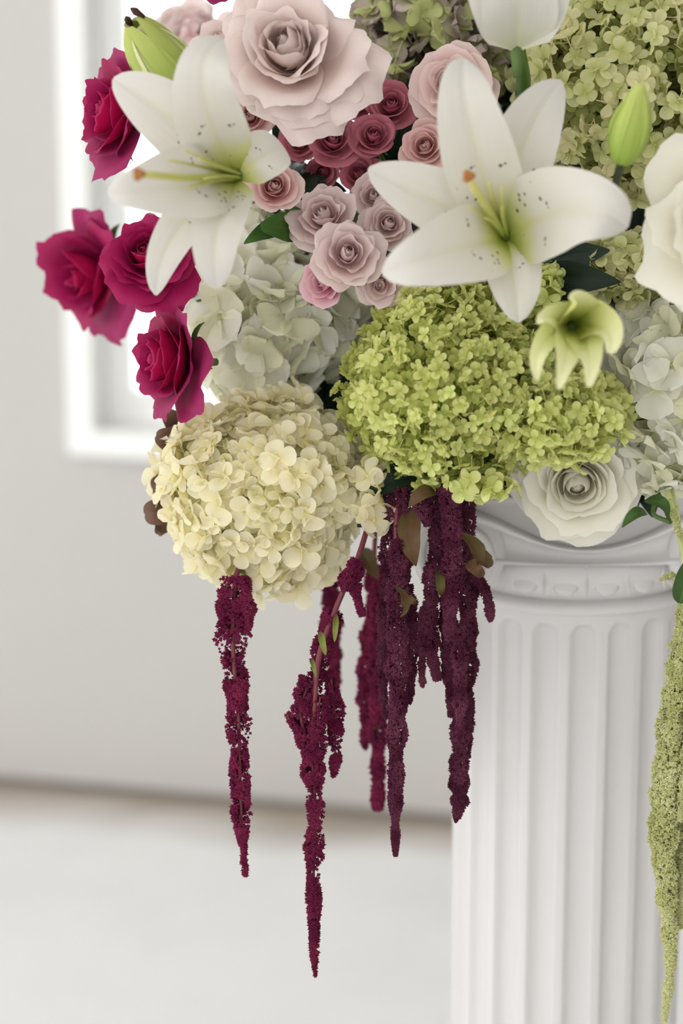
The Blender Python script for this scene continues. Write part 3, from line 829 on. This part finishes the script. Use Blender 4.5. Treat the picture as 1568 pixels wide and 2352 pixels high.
# ------------------------------------------------------------------ amaranth tassels
def star():                                         # an eight-pointed burr of 24 triangles
    v = np.array([(1, 0, 0), (-1, 0, 0), (0, 1, 0), (0, -1, 0), (0, 0, 1), (0, 0, -1)], float)
    V = list(v * .58); T = []
    for a in (0, 1):
        for b in (2, 3):
            for c in (4, 5):
                m = v[a] + v[b] + v[c]; V.append(m / np.linalg.norm(m) * 1.3); k = len(V) - 1
                o = (a, b, c) if (a + b + c) % 2 == 0 else (a, c, b)
                T += [(o[0], o[1], k), (o[1], o[2], k), (o[2], o[0], k)]
    return np.array(V), np.array(T, int)
STV, STT = star()
def rand_rot(nr, n):
    q = nr.normal(size=(n, 4)); q /= np.linalg.norm(q, axis=1)[:, None]; w, x, y, z = q.T
    return np.stack([np.stack([1 - 2 * (y * y + z * z), 2 * (x * y - z * w), 2 * (x * z + y * w)], -1),
                     np.stack([2 * (x * y + z * w), 1 - 2 * (x * x + z * z), 2 * (y * z - x * w)], -1),
                     np.stack([2 * (x * z - y * w), 2 * (y * z + x * w), 1 - 2 * (x * x + y * y)], -1)], 1)
def tassel_geo(pts, radp, L, seed, clump=0.0, size=4.6, dens=1.0):
    """pts: (px, py, d); radp: radii in px at the same points. A spike of tiny spiky flower clusters."""
    nr = np.random.default_rng(seed)
    c = spline([P(*p) for p in pts], 80); d0 = pts[0][2]; radp = [r * (1.08 if clump else 1.0) for r in radp]
    rad = np.interp(np.linspace(0, 1, 80), np.linspace(0, 1, len(radp)), [S(r, d0) for r in radp])
    seg = np.linalg.norm(np.diff(c, axis=0), axis=1); cum = np.concatenate([[0], np.cumsum(seg)]); tot = cum[-1]
    s0_ = S(size, d0)
    n = int(1.2 * dens * 2 * math.pi * rad.mean() * tot / (s0_ * s0_ * 1.5)) + 12
    t = nr.uniform(0, 1, n)
    a = nr.uniform(0, 2 * math.pi, n)
    if clump > 0:                                       # flower clusters gathered into loose knots
        nc = max(5, int(2.2 * tot / rad.mean())); ct = nr.uniform(0, 1, nc); ca = nr.uniform(0, 2 * math.pi, nc)
        k = nr.integers(0, nc, n); sp_ = clump * rad.mean() / tot
        m_ = nr.uniform(0, 1, n) < .85
        t = np.where(m_, np.clip(ct[k] + nr.normal(0, sp_, n), 0, 1), t); a = np.where(m_, ca[k] + nr.normal(0, .6, n), a)
    i = t * 79; i0 = np.minimum(i.astype(int), 78); f = (i - i0)[:, None]
    p = c[i0] * (1 - f) + c[i0 + 1] * f
    r = np.interp(t, np.linspace(0, 1, 80), rad)
    wob = 1 + .22 * np.sin(t * tot / (rad.mean() * 1.1) + seed) * .6 + .15 * np.sin(t * tot / (rad.mean() * .6) + 2 * seed)
    tg = np.gradient(c, axis=0); tg /= np.linalg.norm(tg, axis=1)[:, None]; tt = tg[i0]
    x = np.cross(np.array([.2, .95, .1]), tt); x /= np.linalg.norm(x, axis=1)[:, None]; y = np.cross(tt, x)
    rr = np.maximum(r * wob * np.sqrt(nr.uniform(.35, 1, n)) - s0_ * .5, s0_ * .1)
    p = p + rr[:, None] * (np.cos(a)[:, None] * x + np.sin(a)[:, None] * y)
    sz = s0_ * nr.uniform(.75, 1.3, n) * np.clip(r / (s0_ * 1.6), .55, 1)
    Rr = rand_rot(nr, n)
    V = np.einsum('nij,vj->nvi', Rr, STV) * sz[:, None, None] + p[:, None, :]
    nv = len(STV)
    T = (STT[None] + (np.arange(n) * nv)[:, None, None]).reshape(-1, 3)
    uv = np.tile(np.stack([np.full(nv, .5), np.where(np.arange(nv) < 6, 0.0, 1.0)], 1), (n, 1))
    g = Geo(); g.add(L(V.reshape(-1, 3)), None, T, uv)
    return g, c, rad
def amaranth(label, tassels, leaves=(), stem=None, mat='amaranth', stem_mat='amaranth_stem', leafmat='olive_leaf', seed=1, size=4.6, foam_link=True, srad=.0016, name='amaranth'):
    first = stem[0] if stem else tassels[0][0][0]
    B = P(*first); root = thing(name, label, 'amaranth', B, CW); L = Local(B, CW)
    for k, tsl in enumerate(tassels):
        pts, radp = tsl[0], tsl[1]; kw = tsl[2] if len(tsl) > 2 else {}
        kw = dict({'size': size}, **kw)
        g, c, rad = tassel_geo(pts, radp, L, seed * 17 + k, **kw)
        o = link('tassel', g.mesh('tassel', False), M[mat], root)
        g = Geo(); tube(g, L(c[::4]), np.maximum(rad[::4] * .16, .0005), 5); link('stalk', g.mesh('stalk'), M[stem_mat], o)
    if stem:
        g = Geo(); tube(g, L(spline([P(*q) for q in stem], 18)), srad, 7); link('stem', g.mesh('stem'), M[stem_mat], root)
    for i, lf in enumerate(leaves):
        kw = dict(lf[3]) if len(lf) > 3 else {}
        lm = kw.pop('mat', leafmat)
        g = leaf_geo(*lf[:3], **kw, seed=i + 3); g.v[0] = L(g.v[0]); link('leaf', g.mesh('leaf'), M[lm], root)
    if foam_link: stem_to_foam(root, L, B, srad, stem_mat, away=DIR(0, .6, -.8), back=.04, name='stem')
    return root

# ================================================================== the flowers
# ---- lilies
lily('large white lily on the left with long pale style pointing left', (545, 398, 1.175), [
    (508, 88, 1.13, 82, .036, -68, 0),
    (260, 180, 1.165, 80, .012, -5, -14),
    (250, 440, 1.10, 94, .028, 0, 30),
    (358, 678, 1.175, 50, .012, -45, -20),
    (500, 664, 1.145, 66, .032, -22, 0),
    (652, 338, 1.20, 58, .010, 10, -10, (.1, .1, 1)),
], (320, 400, 1.058), 4, back_dir=(-.12, -.08, -1))
lily('white lily with orange stigma above the lime green hydrangea', (1158, 528, 1.175), [
    (1066, 133, 1.135, 88, .032, -48, -10),
    (1290, 186, 1.175, 78, .012, -38, -10),
    (1440, 524, 1.125, 106, .032, 5, -45),
    (1190, 740, 1.165, 66, .008, 5, 0),
    (878, 628, 1.115, 94, .032, 10, 15),
    (846, 386, 1.165, 76, .012, 20, 22),
], (1076, 406, 1.095), 9, back_dir=(.1, -.25, -1))
lily('white lily cut by the top edge on a thick green stem', (1184, 62, 1.19), [
    (1090, -120, 1.15, 70, .02, -25, 0), (1270, -130, 1.15, 70, .02, 30, 0), (1180, -150, 1.13, 92, .03, 0, 20),
    (1130, -160, 1.25, 60, 0, -20, 0), (1240, -160, 1.25, 60, 0, 20, 0), (1185, -170, 1.27, 60, -.01, 0, 0)],
    None, 3, mat='lily_back', back_dir=(.05, -1, -.1), stem=False)
st = [o for o in bpy.data.objects if o.get('label') == 'white lily cut by the top edge on a thick green stem'][0]
Ls = Local(np.array(st.matrix_world.translation), CW)
g = Geo(); tube(g, Ls(spline([P(1184, 66, 1.19), P(1192, 130, 1.20), P(1202, 190, 1.225), P(1196, 270, 1.275), P(1188, 330, 1.33)], 16)), .0040, 10); link('stem', g.mesh('stem'), M['fresh_leaf'], st)
# buds
bud('pale green lily bud with withered brown tips at upper left', (425, 205, 1.24), (300, 48, 1.20), 66, ('bud', 'bud_pale'), .12, 2, tipmat='brown_tip', stem_pts=[(450, 240, 1.26), (500, 290, 1.30)])
bud('closed green lily bud in front of the pale green hydrangea', (1425, 378, 1.13), (1470, 198, 1.12), 46, ('bud', 'bud'), .02, 5, stem_pts=[(1412, 430, 1.15), (1400, 480, 1.19), (1385, 520, 1.24)])
lily('half open yellow green lily bud nodding over the lime hydrangea', (1314, 762, 1.160), [
    (1312, 690, 1.110, 72, .014, 0, -30), (1236, 744, 1.115, 44, .016, -22, -26), (1234, 874, 1.12, 36, .022, -45, -32),
    (1283, 894, 1.095, 44, .022, -8, -8), (1350, 888, 1.10, 48, .022, 14, -8), (1398, 812, 1.11, 60, .020, 36, -32)],
    None, 12, mat='bud_yellow', back_dir=(.05, .35, -1), name='lily_bud', prof=prof_bell, cup=.5)

# ---- magenta roses
rose('magenta rose behind the upper left lily petal', 252, 256, 1.27, 128, (-.80, .10, .5), ('magenta', 'magenta_back'), 20, 66, 11, .15, .07, depth=1.05, nib=.016, slen=.10)
rose('outermost blurred magenta rose against the grey wall, seen from below', 180, 640, 1.43, 154, (-.62, -.30, .5), ('magenta', 'magenta_back'), 17, 80, 12, .18, .08, irreg=.16, curl=1.1, nib=.012, slen=.12)
rose('magenta rose showing its spiral heart below the left lily', 336, 580, 1.25, 118, (-.15, .40, .9), ('magenta', 'magenta'), 26, 76, 13, .12, .06, nib=.014, slen=.08)
rose('narrow magenta rose between window and white hydrangea', 368, 826, 1.255, 130, (-.80, .05, .45), ('magenta', 'magenta_back'), 24, 72, 14, .15, .07, nib=.016, slen=.012)
rose('magenta bloom mostly hidden above the narrow magenta rose, behind lily petals', 450, 650, 1.35, 95, (-.2, -.2, .9), ('magenta', 'magenta_back'), 16, 80, 15, .1, .05)
rose('magenta rose whose petals hang from the top edge of the frame', 463, -55, 1.24, 92, (-.2, -.55, .6), ('magenta', 'magenta_back'), 16, 85, 16, .12, .06, nib=.014, slen=.14)
rose('dark magenta rose peeping out right of the left lily', 565, 515, 1.36, 66, (0, .1, 1), ('magenta', 'magenta'), 16, 75, 17)
# ---- blush and pink roses
rose('largest blush rose with many pointed petals at the top', 659, 104, 1.215, 190, (-.16, .22, .95), 'blush', 34, 80, 21, .16, .08, curl=1.4, irreg=.22, wide=1.0)
rose('blurred blush rose behind the lily bud at upper left', 398, 62, 1.55, 112, (-.5, .4, .6), 'blush', 16, 75, 22)
rose('pale pink rose with crisp petal edges left of the largest blush rose', 502, 92, 1.29, 98, (-.5, .5, .6), 'blush', 20, 80, 23, .12, .07)
rose('salmon pink rose tucked under the largest blush rose', 572, 268, 1.28, 66, (-.1, -.1, 1), 'salmon', 16, 74, 24)
rose('soft pink rose behind the tall petal of the right lily', 1030, 190, 1.255, 104, (-.35, .1, .9), 'blush_pink', 26, 76, 25, .02, .04)
rose('pink spray rose left of the tall lily petal, under the soft pink rose', 975, 335, 1.26, 66, (-.2, .1, 1), 'salmon', 20, 70, 26)
rose('pink spray rose with dark heart beside the left lily', 630, 428, 1.235, 66, (.12, .15, 1), ('salmon', 'blush_pink'), 16, 58, 27, .02, .03)
rose('mauve pink spray rose above the white hydrangea', 742, 490, 1.25, 88, (-.1, .35, .9), 'mauve_rose', 18, 72, 28, .05, .09, irreg=.14)
rose('open mauve pink spray rose lowest of the cluster with pale heart', 800, 580, 1.23, 92, (.1, .1, 1), 'mauve_rose', 18, 72, 29, .05, .09, irreg=.14)
rose('pinkest small bloom resting on top of the white hydrangea', 740, 648, 1.25, 62, (-.5, -.15, .8), 'pink_bud', 14, 66, 30, .04, .04)
rose('mauve spray rose half covered by the left petals of the right lily', 858, 448, 1.265, 54, (0, .1, 1), 'mauve_rose', 16, 66, 31, .04, .08)
rose('mauve spray rose in shadow between two petals of the right lily', 893, 512, 1.255, 66, (.1, .1, 1), 'mauve_rose', 18, 70, 32, .03, .06)
rose('mauve rose with drooping petals left of the lowest lily petal tip', 872, 655, 1.245, 62, (-.1, -.3, .9), 'mauve_rose', 16, 80, 33, .06, .05)
G = 'deep pink spray roses in the dark middle'
for lb, x, y, d, r, ax, sd in (
    ('deep pink spray rose tucked below the right edge of the largest blush rose', 812, 228, 1.30, 60, (-.1, .35, .9), 41),
    ('deep pink spray rose with tight rings, beside the soft pink rose', 898, 240, 1.285, 64, (0, .3, .95), 42),
    ('deep pink spray rose, largest in the dark cluster', 763, 322, 1.275, 64, (.05, .3, .95), 43),
    ('deep pink spray rose, roundest and brightest of the dark cluster', 858, 312, 1.275, 56, (-.05, .3, .95), 44),
    ('deep pink spray rose hidden below the tip of the blush rose', 690, 328, 1.30, 46, (-.1, .1, 1), 45),
    ('deep pink spray rose lowest of the dark cluster, next to a lily petal', 824, 398, 1.29, 50, (-.2, .2, 1), 46),
    ('dark wilted deep pink spray rose under the largest of the cluster', 742, 395, 1.325, 40, (-.2, -.3, .8), 47)):
    rose(lb, x, y, d, r, ax, 'spray', 17, 56, sd, .02, .02, group=G, wide=1.2)
# ---- white roses
rose('white rose low in front of the pedestal capital', 1325, 1112, 1.285, 150, (-.10, -.28, .92), 'white_rose', 32, 78, 55, .13, .05, curl=.95, irreg=.10, wide=1.25)
rose('big white rose at the right edge beside the right lily', 1652, 515, 1.14, 232, (-.45, .05, .85), 'white_rose', 28, 78, 52, .16, .06, curl=1.2, irreg=.16)

# ---- hydrangeas
hydrangea('cream panicle hydrangea hanging lowest, above the left red amaranth', 600, 1122, 1.31, 212, 212, .060, 45, 290, 'cream', 'cream_core', 'cone', 61, mass=300, tilt=.55, jit=.07, sizevar=.2, deep=.88)
hydrangea('lime green hydrangea of tiny florets in the centre', 1045, 890, 1.27, 245, 232, .070, 22, 620, 'lime', 'lime_core', 'lime', 62, mass=1000, tilt=.85, lump=.05, jit=.07, most=300, deep=.90)
hydrangea('small lime hydrangea tuft above the lower white rose', 1290, 968, 1.235, 108, 105, .035, 25, 130, 'lime', 'lime_core', 'lime', 63, mass=130, tilt=.9, lump=.08, jit=.14)
hydrangea('large pale green hydrangea filling the upper right corner', 1425, 205, 1.30, 228, 235, .065, 34, 300, 'pale_green', 'pale_green_core', 'cone', 64, mass=330, tilt=.85, jit=.10, deep=.84)
hydrangea('small pale green hydrangea cluster below the right petal of the right lily', 1440, 615, 1.28, 105, 65, .03, 34, 60, 'pale_green', 'pale_green_core', 'cone', 65, mass=40, tilt=.7, jit=.1)
hydrangea('white mophead hydrangea on the left, below the left lily', 620, 735, 1.365, 193, 178, .055, 76, 62, 'mop', 'mop_core', 'mop', 66, petals=True, tilt=.38, mass=90)
hydrangea('white mophead hydrangea at the right edge, beside the lower white rose', 1545, 895, 1.30, 130, 226, .05, 64, 60, 'mop', 'mop_core', 'mop', 67, petals=True, tilt=.45, mass=60)
hydrangea('faded mauve and green hydrangea behind the pink roses', 1005, 70, 1.37, 180, 180, .05, 46, 110, 'mauve', 'mauve_core', 'mop', 68, petals=True, tilt=1.0, mass=90, jit=.14, ruf=2.2)
hydrangea('blurred small mauve hydrangea at upper left behind the lily', 455, 120, 1.50, 55, 80, .03, 26, 40, 'mauve_rose', 'mauve_core', 'cone', 69, tilt=.6, mass=30)

hydrangea('loose pale hydrangea florets dangling right of the cream hydrangea', 858, 1125, 1.275, 26, 72, .012, 40, 9, 'cream', 'cream_core', 'cone', 70, mass=3, tilt=.8, jit=.3, zmin=-.1)
hydrangea('loose lime florets hanging in front of the thickest red amaranth', 1105, 1118, 1.24, 52, 26, .012, 34, 10, 'lime', 'lime_core', 'cone', 71, mass=3, tilt=.8, jit=.3, zmin=-.1)
hydrangea('lime floret tuft right of the lowest petal tip of the right lily', 1248, 662, 1.26, 40, 42, .02, 28, 26, 'lime', 'lime_core', 'lime', 72, mass=20, tilt=.8, jit=.15)
hydrangea('lime floret tuft against the right mophead, below the half open bud', 1385, 935, 1.27, 52, 62, .025, 27, 48, 'lime', 'lime_core', 'lime', 73, mass=30, tilt=.8, jit=.15)

# ---- amaranth
f4 = lambda *a: a
amaranth('single long red amaranth tassel under the cream hydrangea', [
    ([(540, 1325, 1.27), (535, 1480, 1.27), (548, 1650, 1.27), (552, 1820, 1.27), (562, 2010, 1.27)], [36, 34, 25, 24, 6], dict(clump=.35)),
    ([(560, 1330, 1.265), (572, 1400, 1.265), (570, 1448, 1.265)], [16, 15, 7]),
    ([(522, 1350, 1.265), (508, 1395, 1.265), (506, 1420, 1.265)], [16, 13, 6])], stem=[(556, 1290, 1.28), (540, 1340, 1.274), (545, 1480, 1.274)], seed=2)
amaranth('longest red amaranth on a bare bent stem, hanging left of the others', [
    ([(768, 1405, 1.27), (748, 1470, 1.27), (728, 1540, 1.27), (712, 1610, 1.27)], [20, 26, 24, 22], dict(clump=.3)),
    ([(712, 1560, 1.265), (690, 1640, 1.265), (715, 1740, 1.265), (724, 1860, 1.265), (720, 2030, 1.265), (724, 2245, 1.265)], [24, 27, 24, 21, 20, 5], dict(clump=.45)),
    ([(735, 1600, 1.262), (728, 1680, 1.262), (735, 1740, 1.262)], [20, 24, 10], dict(clump=.3)),
    ([(758, 1540, 1.275), (768, 1640, 1.275), (770, 1700, 1.275), (768, 1782, 1.275)], [18, 22, 18, 7], dict(clump=.35)),
    ([(815, 1285, 1.26), (800, 1330, 1.26), (808, 1350, 1.26)], [16, 28, 14]),
    ([(826, 1290, 1.262), (815, 1345, 1.262), (832, 1415, 1.262)], [14, 17, 7])],
    leaves=[((735, 1450, 1.255), (748, 1505, 1.25), 8, dict(mat='bract')), ((772, 1410, 1.26), (768, 1475, 1.255), 7, dict(mat='bract')), ((716, 1512, 1.26), (726, 1555, 1.255), 5, dict(mat='bract'))],
    stem=[(850, 1190, 1.28), (820, 1285, 1.27), (770, 1400, 1.267), (730, 1520, 1.262), (720, 1680, 1.262)], seed=3, srad=.0016)
amaranth('blurred red amaranth tassel behind the bare bent stem', [
    ([(768, 1240, 1.42), (758, 1380, 1.42), (766, 1500, 1.42), (768, 1620, 1.42)], [20, 23, 20, 8])], stem=[(790, 1180, 1.41), (768, 1260, 1.42)], seed=4, size=6.5)
amaranth('pair of blurred red amaranth tassels further back, left of the thick ones', [
    ([(850, 1270, 1.40), (858, 1390, 1.40), (842, 1540, 1.40), (836, 1720, 1.40)], [14, 20, 25, 8]),
    ([(872, 1300, 1.39), (868, 1500, 1.39), (868, 1680, 1.39), (867, 1860, 1.39)], [16, 26, 22, 13])],
    leaves=[((830, 1260, 1.38), (868, 1330, 1.37), 20)], stem=[(865, 1170, 1.39), (858, 1290, 1.395), (856, 1400, 1.40)], seed=5, size=6.5)
amaranth('thick red amaranth hanging left of the pedestal, with a curled dry leaf', [
    ([(905, 1125, 1.272), (897, 1280, 1.272), (882, 1430, 1.272), (878, 1560, 1.272), (886, 1650, 1.272)], [26, 26, 16, 13, 6]),
    ([(916, 1240, 1.255), (912, 1440, 1.255), (912, 1620, 1.255), (908, 1800, 1.255), (908, 1965, 1.255)], [22, 28, 24, 19, 6]),
    ([(924, 1120, 1.262), (934, 1280, 1.262), (918, 1360, 1.262)], [20, 18, 10]),
    ([(936, 1345, 1.266), (946, 1430, 1.266), (944, 1530, 1.266), (940, 1615, 1.266)], [14, 16, 15, 6])],
    leaves=[((945, 1165, 1.262), (955, 1300, 1.255), 28, dict(nref=(-.3, 0, 1), ruffle=.1)), ((905, 1345, 1.235), (918, 1418, 1.23), 14, dict(nref=(.6, 0, .8), ruffle=.2)), ((935, 1372, 1.25), (956, 1385, 1.245), 9)],
    stem=[(935, 1100, 1.28), (912, 1180, 1.265), (910, 1300, 1.262)], seed=6, mat='amaranth_dark')
amaranth('thickest red amaranth bunch hanging in front of the pedestal', [
    ([(1012, 1105, 1.262), (1003, 1250, 1.262), (988, 1400, 1.262), (992, 1500, 1.262), (1004, 1562, 1.262)], [22, 22, 21, 17, 8]),
    ([(1034, 1120, 1.242), (1040, 1260, 1.242), (1034, 1380, 1.242), (1030, 1468, 1.242)], [25, 26, 22, 8]),
    ([(1040, 1130, 1.275), (1028, 1350, 1.27), (1030, 1500, 1.268), (1036, 1645, 1.268)], [22, 21, 20, 8]),
    ([(1074, 1135, 1.268), (1073, 1350, 1.268), (1076, 1480, 1.268), (1066, 1600, 1.268), (1056, 1700, 1.268), (1054, 1790, 1.268), (1055, 1840, 1.268), (1046, 1888, 1.268)], [18, 21, 23, 22, 23, 23, 20, 4]),
    ([(1052, 1440, 1.25), (1056, 1580, 1.25), (1054, 1700, 1.25)], [16, 18, 6]),
    ([(1080, 1590, 1.275), (1080, 1650, 1.275), (1076, 1740, 1.275)], [9, 10, 5]),
    ([(972, 1395, 1.262), (968, 1480, 1.262), (970, 1578, 1.262)], [9, 13, 6]),
    ([(1085, 1320, 1.262), (1108, 1345, 1.262), (1122, 1385, 1.262), (1126, 1426, 1.262)], [14, 14, 13, 6]),
    ([(1085, 1320, 1.272), (1090, 1350, 1.272), (1082, 1400, 1.272)], [15, 16, 9]),
    ([(985, 1120, 1.255), (972, 1165, 1.255), (985, 1205, 1.255)], [18, 26, 14])],
    leaves=[((1062, 1225, 1.235), (1095, 1310, 1.23), 20, dict(nref=(.5, 0, .8), ruffle=.12)), ((1090, 1265, 1.24), (1130, 1300, 1.24), 17, dict(ruffle=.3)), ((1075, 1290, 1.235), (1110, 1325, 1.23), 16, dict(ruffle=.15)),
            ((1008, 1310, 1.245), (1012, 1370, 1.245), 11), ((1000, 1130, 1.245), (938, 1165, 1.24), 18, dict(nref=(0, .5, 1)))],
    stem=[(1040, 1080, 1.28), (1036, 1140, 1.258), (1040, 1260, 1.258)], seed=7, mat='amaranth_dark')
amaranth('pale green amaranth trailing down the right edge', [
    ([(1575, 1340, 1.25), (1556, 1480, 1.25), (1535, 1620, 1.25), (1515, 1800, 1.25), (1505, 1920, 1.25), (1510, 2010, 1.25)], [8, 16, 22, 22, 16, 7]),
    ([(1580, 1380, 1.245), (1560, 1560, 1.245), (1542, 1720, 1.245), (1530, 1900, 1.245), (1530, 2060, 1.245), (1540, 2200, 1.245), (1525, 2345, 1.245)], [14, 20, 26, 28, 24, 14, 7]),
    ([(1590, 1420, 1.255), (1575, 1600, 1.255), (1560, 1800, 1.255), (1552, 1960, 1.255), (1540, 2130, 1.255)], [14, 24, 26, 22, 9]),
    ([(1600, 1440, 1.24), (1590, 1640, 1.24), (1575, 1800, 1.24), (1562, 1885, 1.24)], [14, 20, 16, 7]),
    ([(1610, 1500, 1.25), (1600, 1800, 1.25), (1575, 2000, 1.25), (1563, 2130, 1.25)], [20, 28, 20, 8]),
    ([(1548, 1320, 1.24), (1530, 1325, 1.24), (1516, 1332, 1.24)], [9, 8, 4]),
    ([(1556, 1465, 1.245), (1542, 1482, 1.245), (1532, 1480, 1.245)], [8, 8, 4])],
    leaves=[((1560, 1385, 1.235), (1580, 1285, 1.235), 28, dict(mat='leaf'))],
    stem=[(1552, 1165, 1.27), (1562, 1240, 1.26), (1578, 1330, 1.25), (1572, 1450, 1.25)], mat='green_amaranth', stem_mat='pale_stem', seed=8, size=5.2)
amaranth('short beaded green amaranth sprig beside the lower right leaf', [
    ([(1543, 1172, 1.255), (1556, 1210, 1.25), (1570, 1245, 1.25)], [8, 9, 7], dict(size=5))], mat='green_amaranth', stem_mat='pale_stem', seed=9, stem=[(1540, 1150, 1.27), (1556, 1210, 1.25)])

# ---- leaves
sprig('pair of fresh green leaves between left lily and white hydrangea', [(690, 540, 1.28), (650, 505, 1.265), (620, 500, 1.26)], [((690, 530, 1.275), (598, 522, 1.24), 34, dict(prof=prof_round)), ((640, 520, 1.27), (560, 560, 1.25), 22), ((690, 520, 1.28), (655, 470, 1.25), 22, dict(prof=prof_round))], 'fresh_leaf', rad=.0022)
sprig('two large dark leaves below the right petal of the right lily', [(1380, 700, 1.31), (1330, 640, 1.30), (1270, 600, 1.30)], [((1230, 610, 1.29), (1400, 575, 1.25), 42), ((1220, 640, 1.28), (1425, 648, 1.245), 40), ((1330, 760, 1.31), (1400, 640, 1.29), 40), ((1320, 640, 1.31), (1240, 700, 1.29), 36)], 'dark_leaf')
sprig('dark green leaves between cream hydrangea and red amaranth', [(1010, 1090, 1.30), (930, 1095, 1.29), (860, 1120, 1.285)], [((990, 1080, 1.28), (840, 1140, 1.27), 36, dict(nref=(0, .4, 1))), ((940, 1080, 1.30), (850, 1060, 1.29), 34), ((1000, 1090, 1.27), (1060, 1150, 1.28), 30), ((900, 1150, 1.30), (820, 1210, 1.29), 26)], 'dark_leaf')
sprig('small veined leaves at the rim below the right mophead hydrangea', [(1510, 1140, 1.27), (1500, 1180, 1.262), (1540, 1200, 1.26)], [((1480, 1150, 1.255), (1535, 1186, 1.25), 17, dict(nref=(.2, .4, .9))), ((1485, 1180, 1.262), (1428, 1212, 1.255), 15, dict(nref=(0, .5, .8)))], 'leaf')
sprig('round dark green leaves beside the top edge lily stem', [(1250, 120, 1.34), (1290, 60, 1.33), (1330, 0, 1.33)], [((1270, 90, 1.33), (1245, 30, 1.31), 30, dict(prof=prof_round)), ((1290, 70, 1.33), (1335, 20, 1.31), 30, dict(prof=prof_round)), ((1310, 40, 1.33), (1290, -20, 1.31), 30, dict(prof=prof_round)), ((1330, 10, 1.33), (1370, -30, 1.31), 30, dict(prof=prof_round)), ((1240, 130, 1.33), (1200, 80, 1.31), 30, dict(prof=prof_round)), ((1250, 120, 1.33), (1300, 110, 1.32), 28, dict(prof=prof_round))], 'leaf')
sprig('brown rounded leaves peeping out left of the cream hydrangea', [(470, 1010, 1.33), (425, 1060, 1.33), (400, 1150, 1.33), (380, 1210, 1.33)],
      [((420, 1020, 1.32), (358, 1000, 1.30), 34, dict(prof=prof_round)), ((425, 990, 1.33), (378, 945, 1.31), 28, dict(prof=prof_round)), ((405, 1110, 1.32), (350, 1125, 1.31), 32, dict(prof=prof_round)), ((395, 1170, 1.32), (332, 1182, 1.31), 32, dict(prof=prof_round)), ((385, 1200, 1.33), (362, 1228, 1.31), 22, dict(prof=prof_round))], 'brown_leaf', stem_mat='dark_stem', to_foam=False, name='smoke_bush_sprig')
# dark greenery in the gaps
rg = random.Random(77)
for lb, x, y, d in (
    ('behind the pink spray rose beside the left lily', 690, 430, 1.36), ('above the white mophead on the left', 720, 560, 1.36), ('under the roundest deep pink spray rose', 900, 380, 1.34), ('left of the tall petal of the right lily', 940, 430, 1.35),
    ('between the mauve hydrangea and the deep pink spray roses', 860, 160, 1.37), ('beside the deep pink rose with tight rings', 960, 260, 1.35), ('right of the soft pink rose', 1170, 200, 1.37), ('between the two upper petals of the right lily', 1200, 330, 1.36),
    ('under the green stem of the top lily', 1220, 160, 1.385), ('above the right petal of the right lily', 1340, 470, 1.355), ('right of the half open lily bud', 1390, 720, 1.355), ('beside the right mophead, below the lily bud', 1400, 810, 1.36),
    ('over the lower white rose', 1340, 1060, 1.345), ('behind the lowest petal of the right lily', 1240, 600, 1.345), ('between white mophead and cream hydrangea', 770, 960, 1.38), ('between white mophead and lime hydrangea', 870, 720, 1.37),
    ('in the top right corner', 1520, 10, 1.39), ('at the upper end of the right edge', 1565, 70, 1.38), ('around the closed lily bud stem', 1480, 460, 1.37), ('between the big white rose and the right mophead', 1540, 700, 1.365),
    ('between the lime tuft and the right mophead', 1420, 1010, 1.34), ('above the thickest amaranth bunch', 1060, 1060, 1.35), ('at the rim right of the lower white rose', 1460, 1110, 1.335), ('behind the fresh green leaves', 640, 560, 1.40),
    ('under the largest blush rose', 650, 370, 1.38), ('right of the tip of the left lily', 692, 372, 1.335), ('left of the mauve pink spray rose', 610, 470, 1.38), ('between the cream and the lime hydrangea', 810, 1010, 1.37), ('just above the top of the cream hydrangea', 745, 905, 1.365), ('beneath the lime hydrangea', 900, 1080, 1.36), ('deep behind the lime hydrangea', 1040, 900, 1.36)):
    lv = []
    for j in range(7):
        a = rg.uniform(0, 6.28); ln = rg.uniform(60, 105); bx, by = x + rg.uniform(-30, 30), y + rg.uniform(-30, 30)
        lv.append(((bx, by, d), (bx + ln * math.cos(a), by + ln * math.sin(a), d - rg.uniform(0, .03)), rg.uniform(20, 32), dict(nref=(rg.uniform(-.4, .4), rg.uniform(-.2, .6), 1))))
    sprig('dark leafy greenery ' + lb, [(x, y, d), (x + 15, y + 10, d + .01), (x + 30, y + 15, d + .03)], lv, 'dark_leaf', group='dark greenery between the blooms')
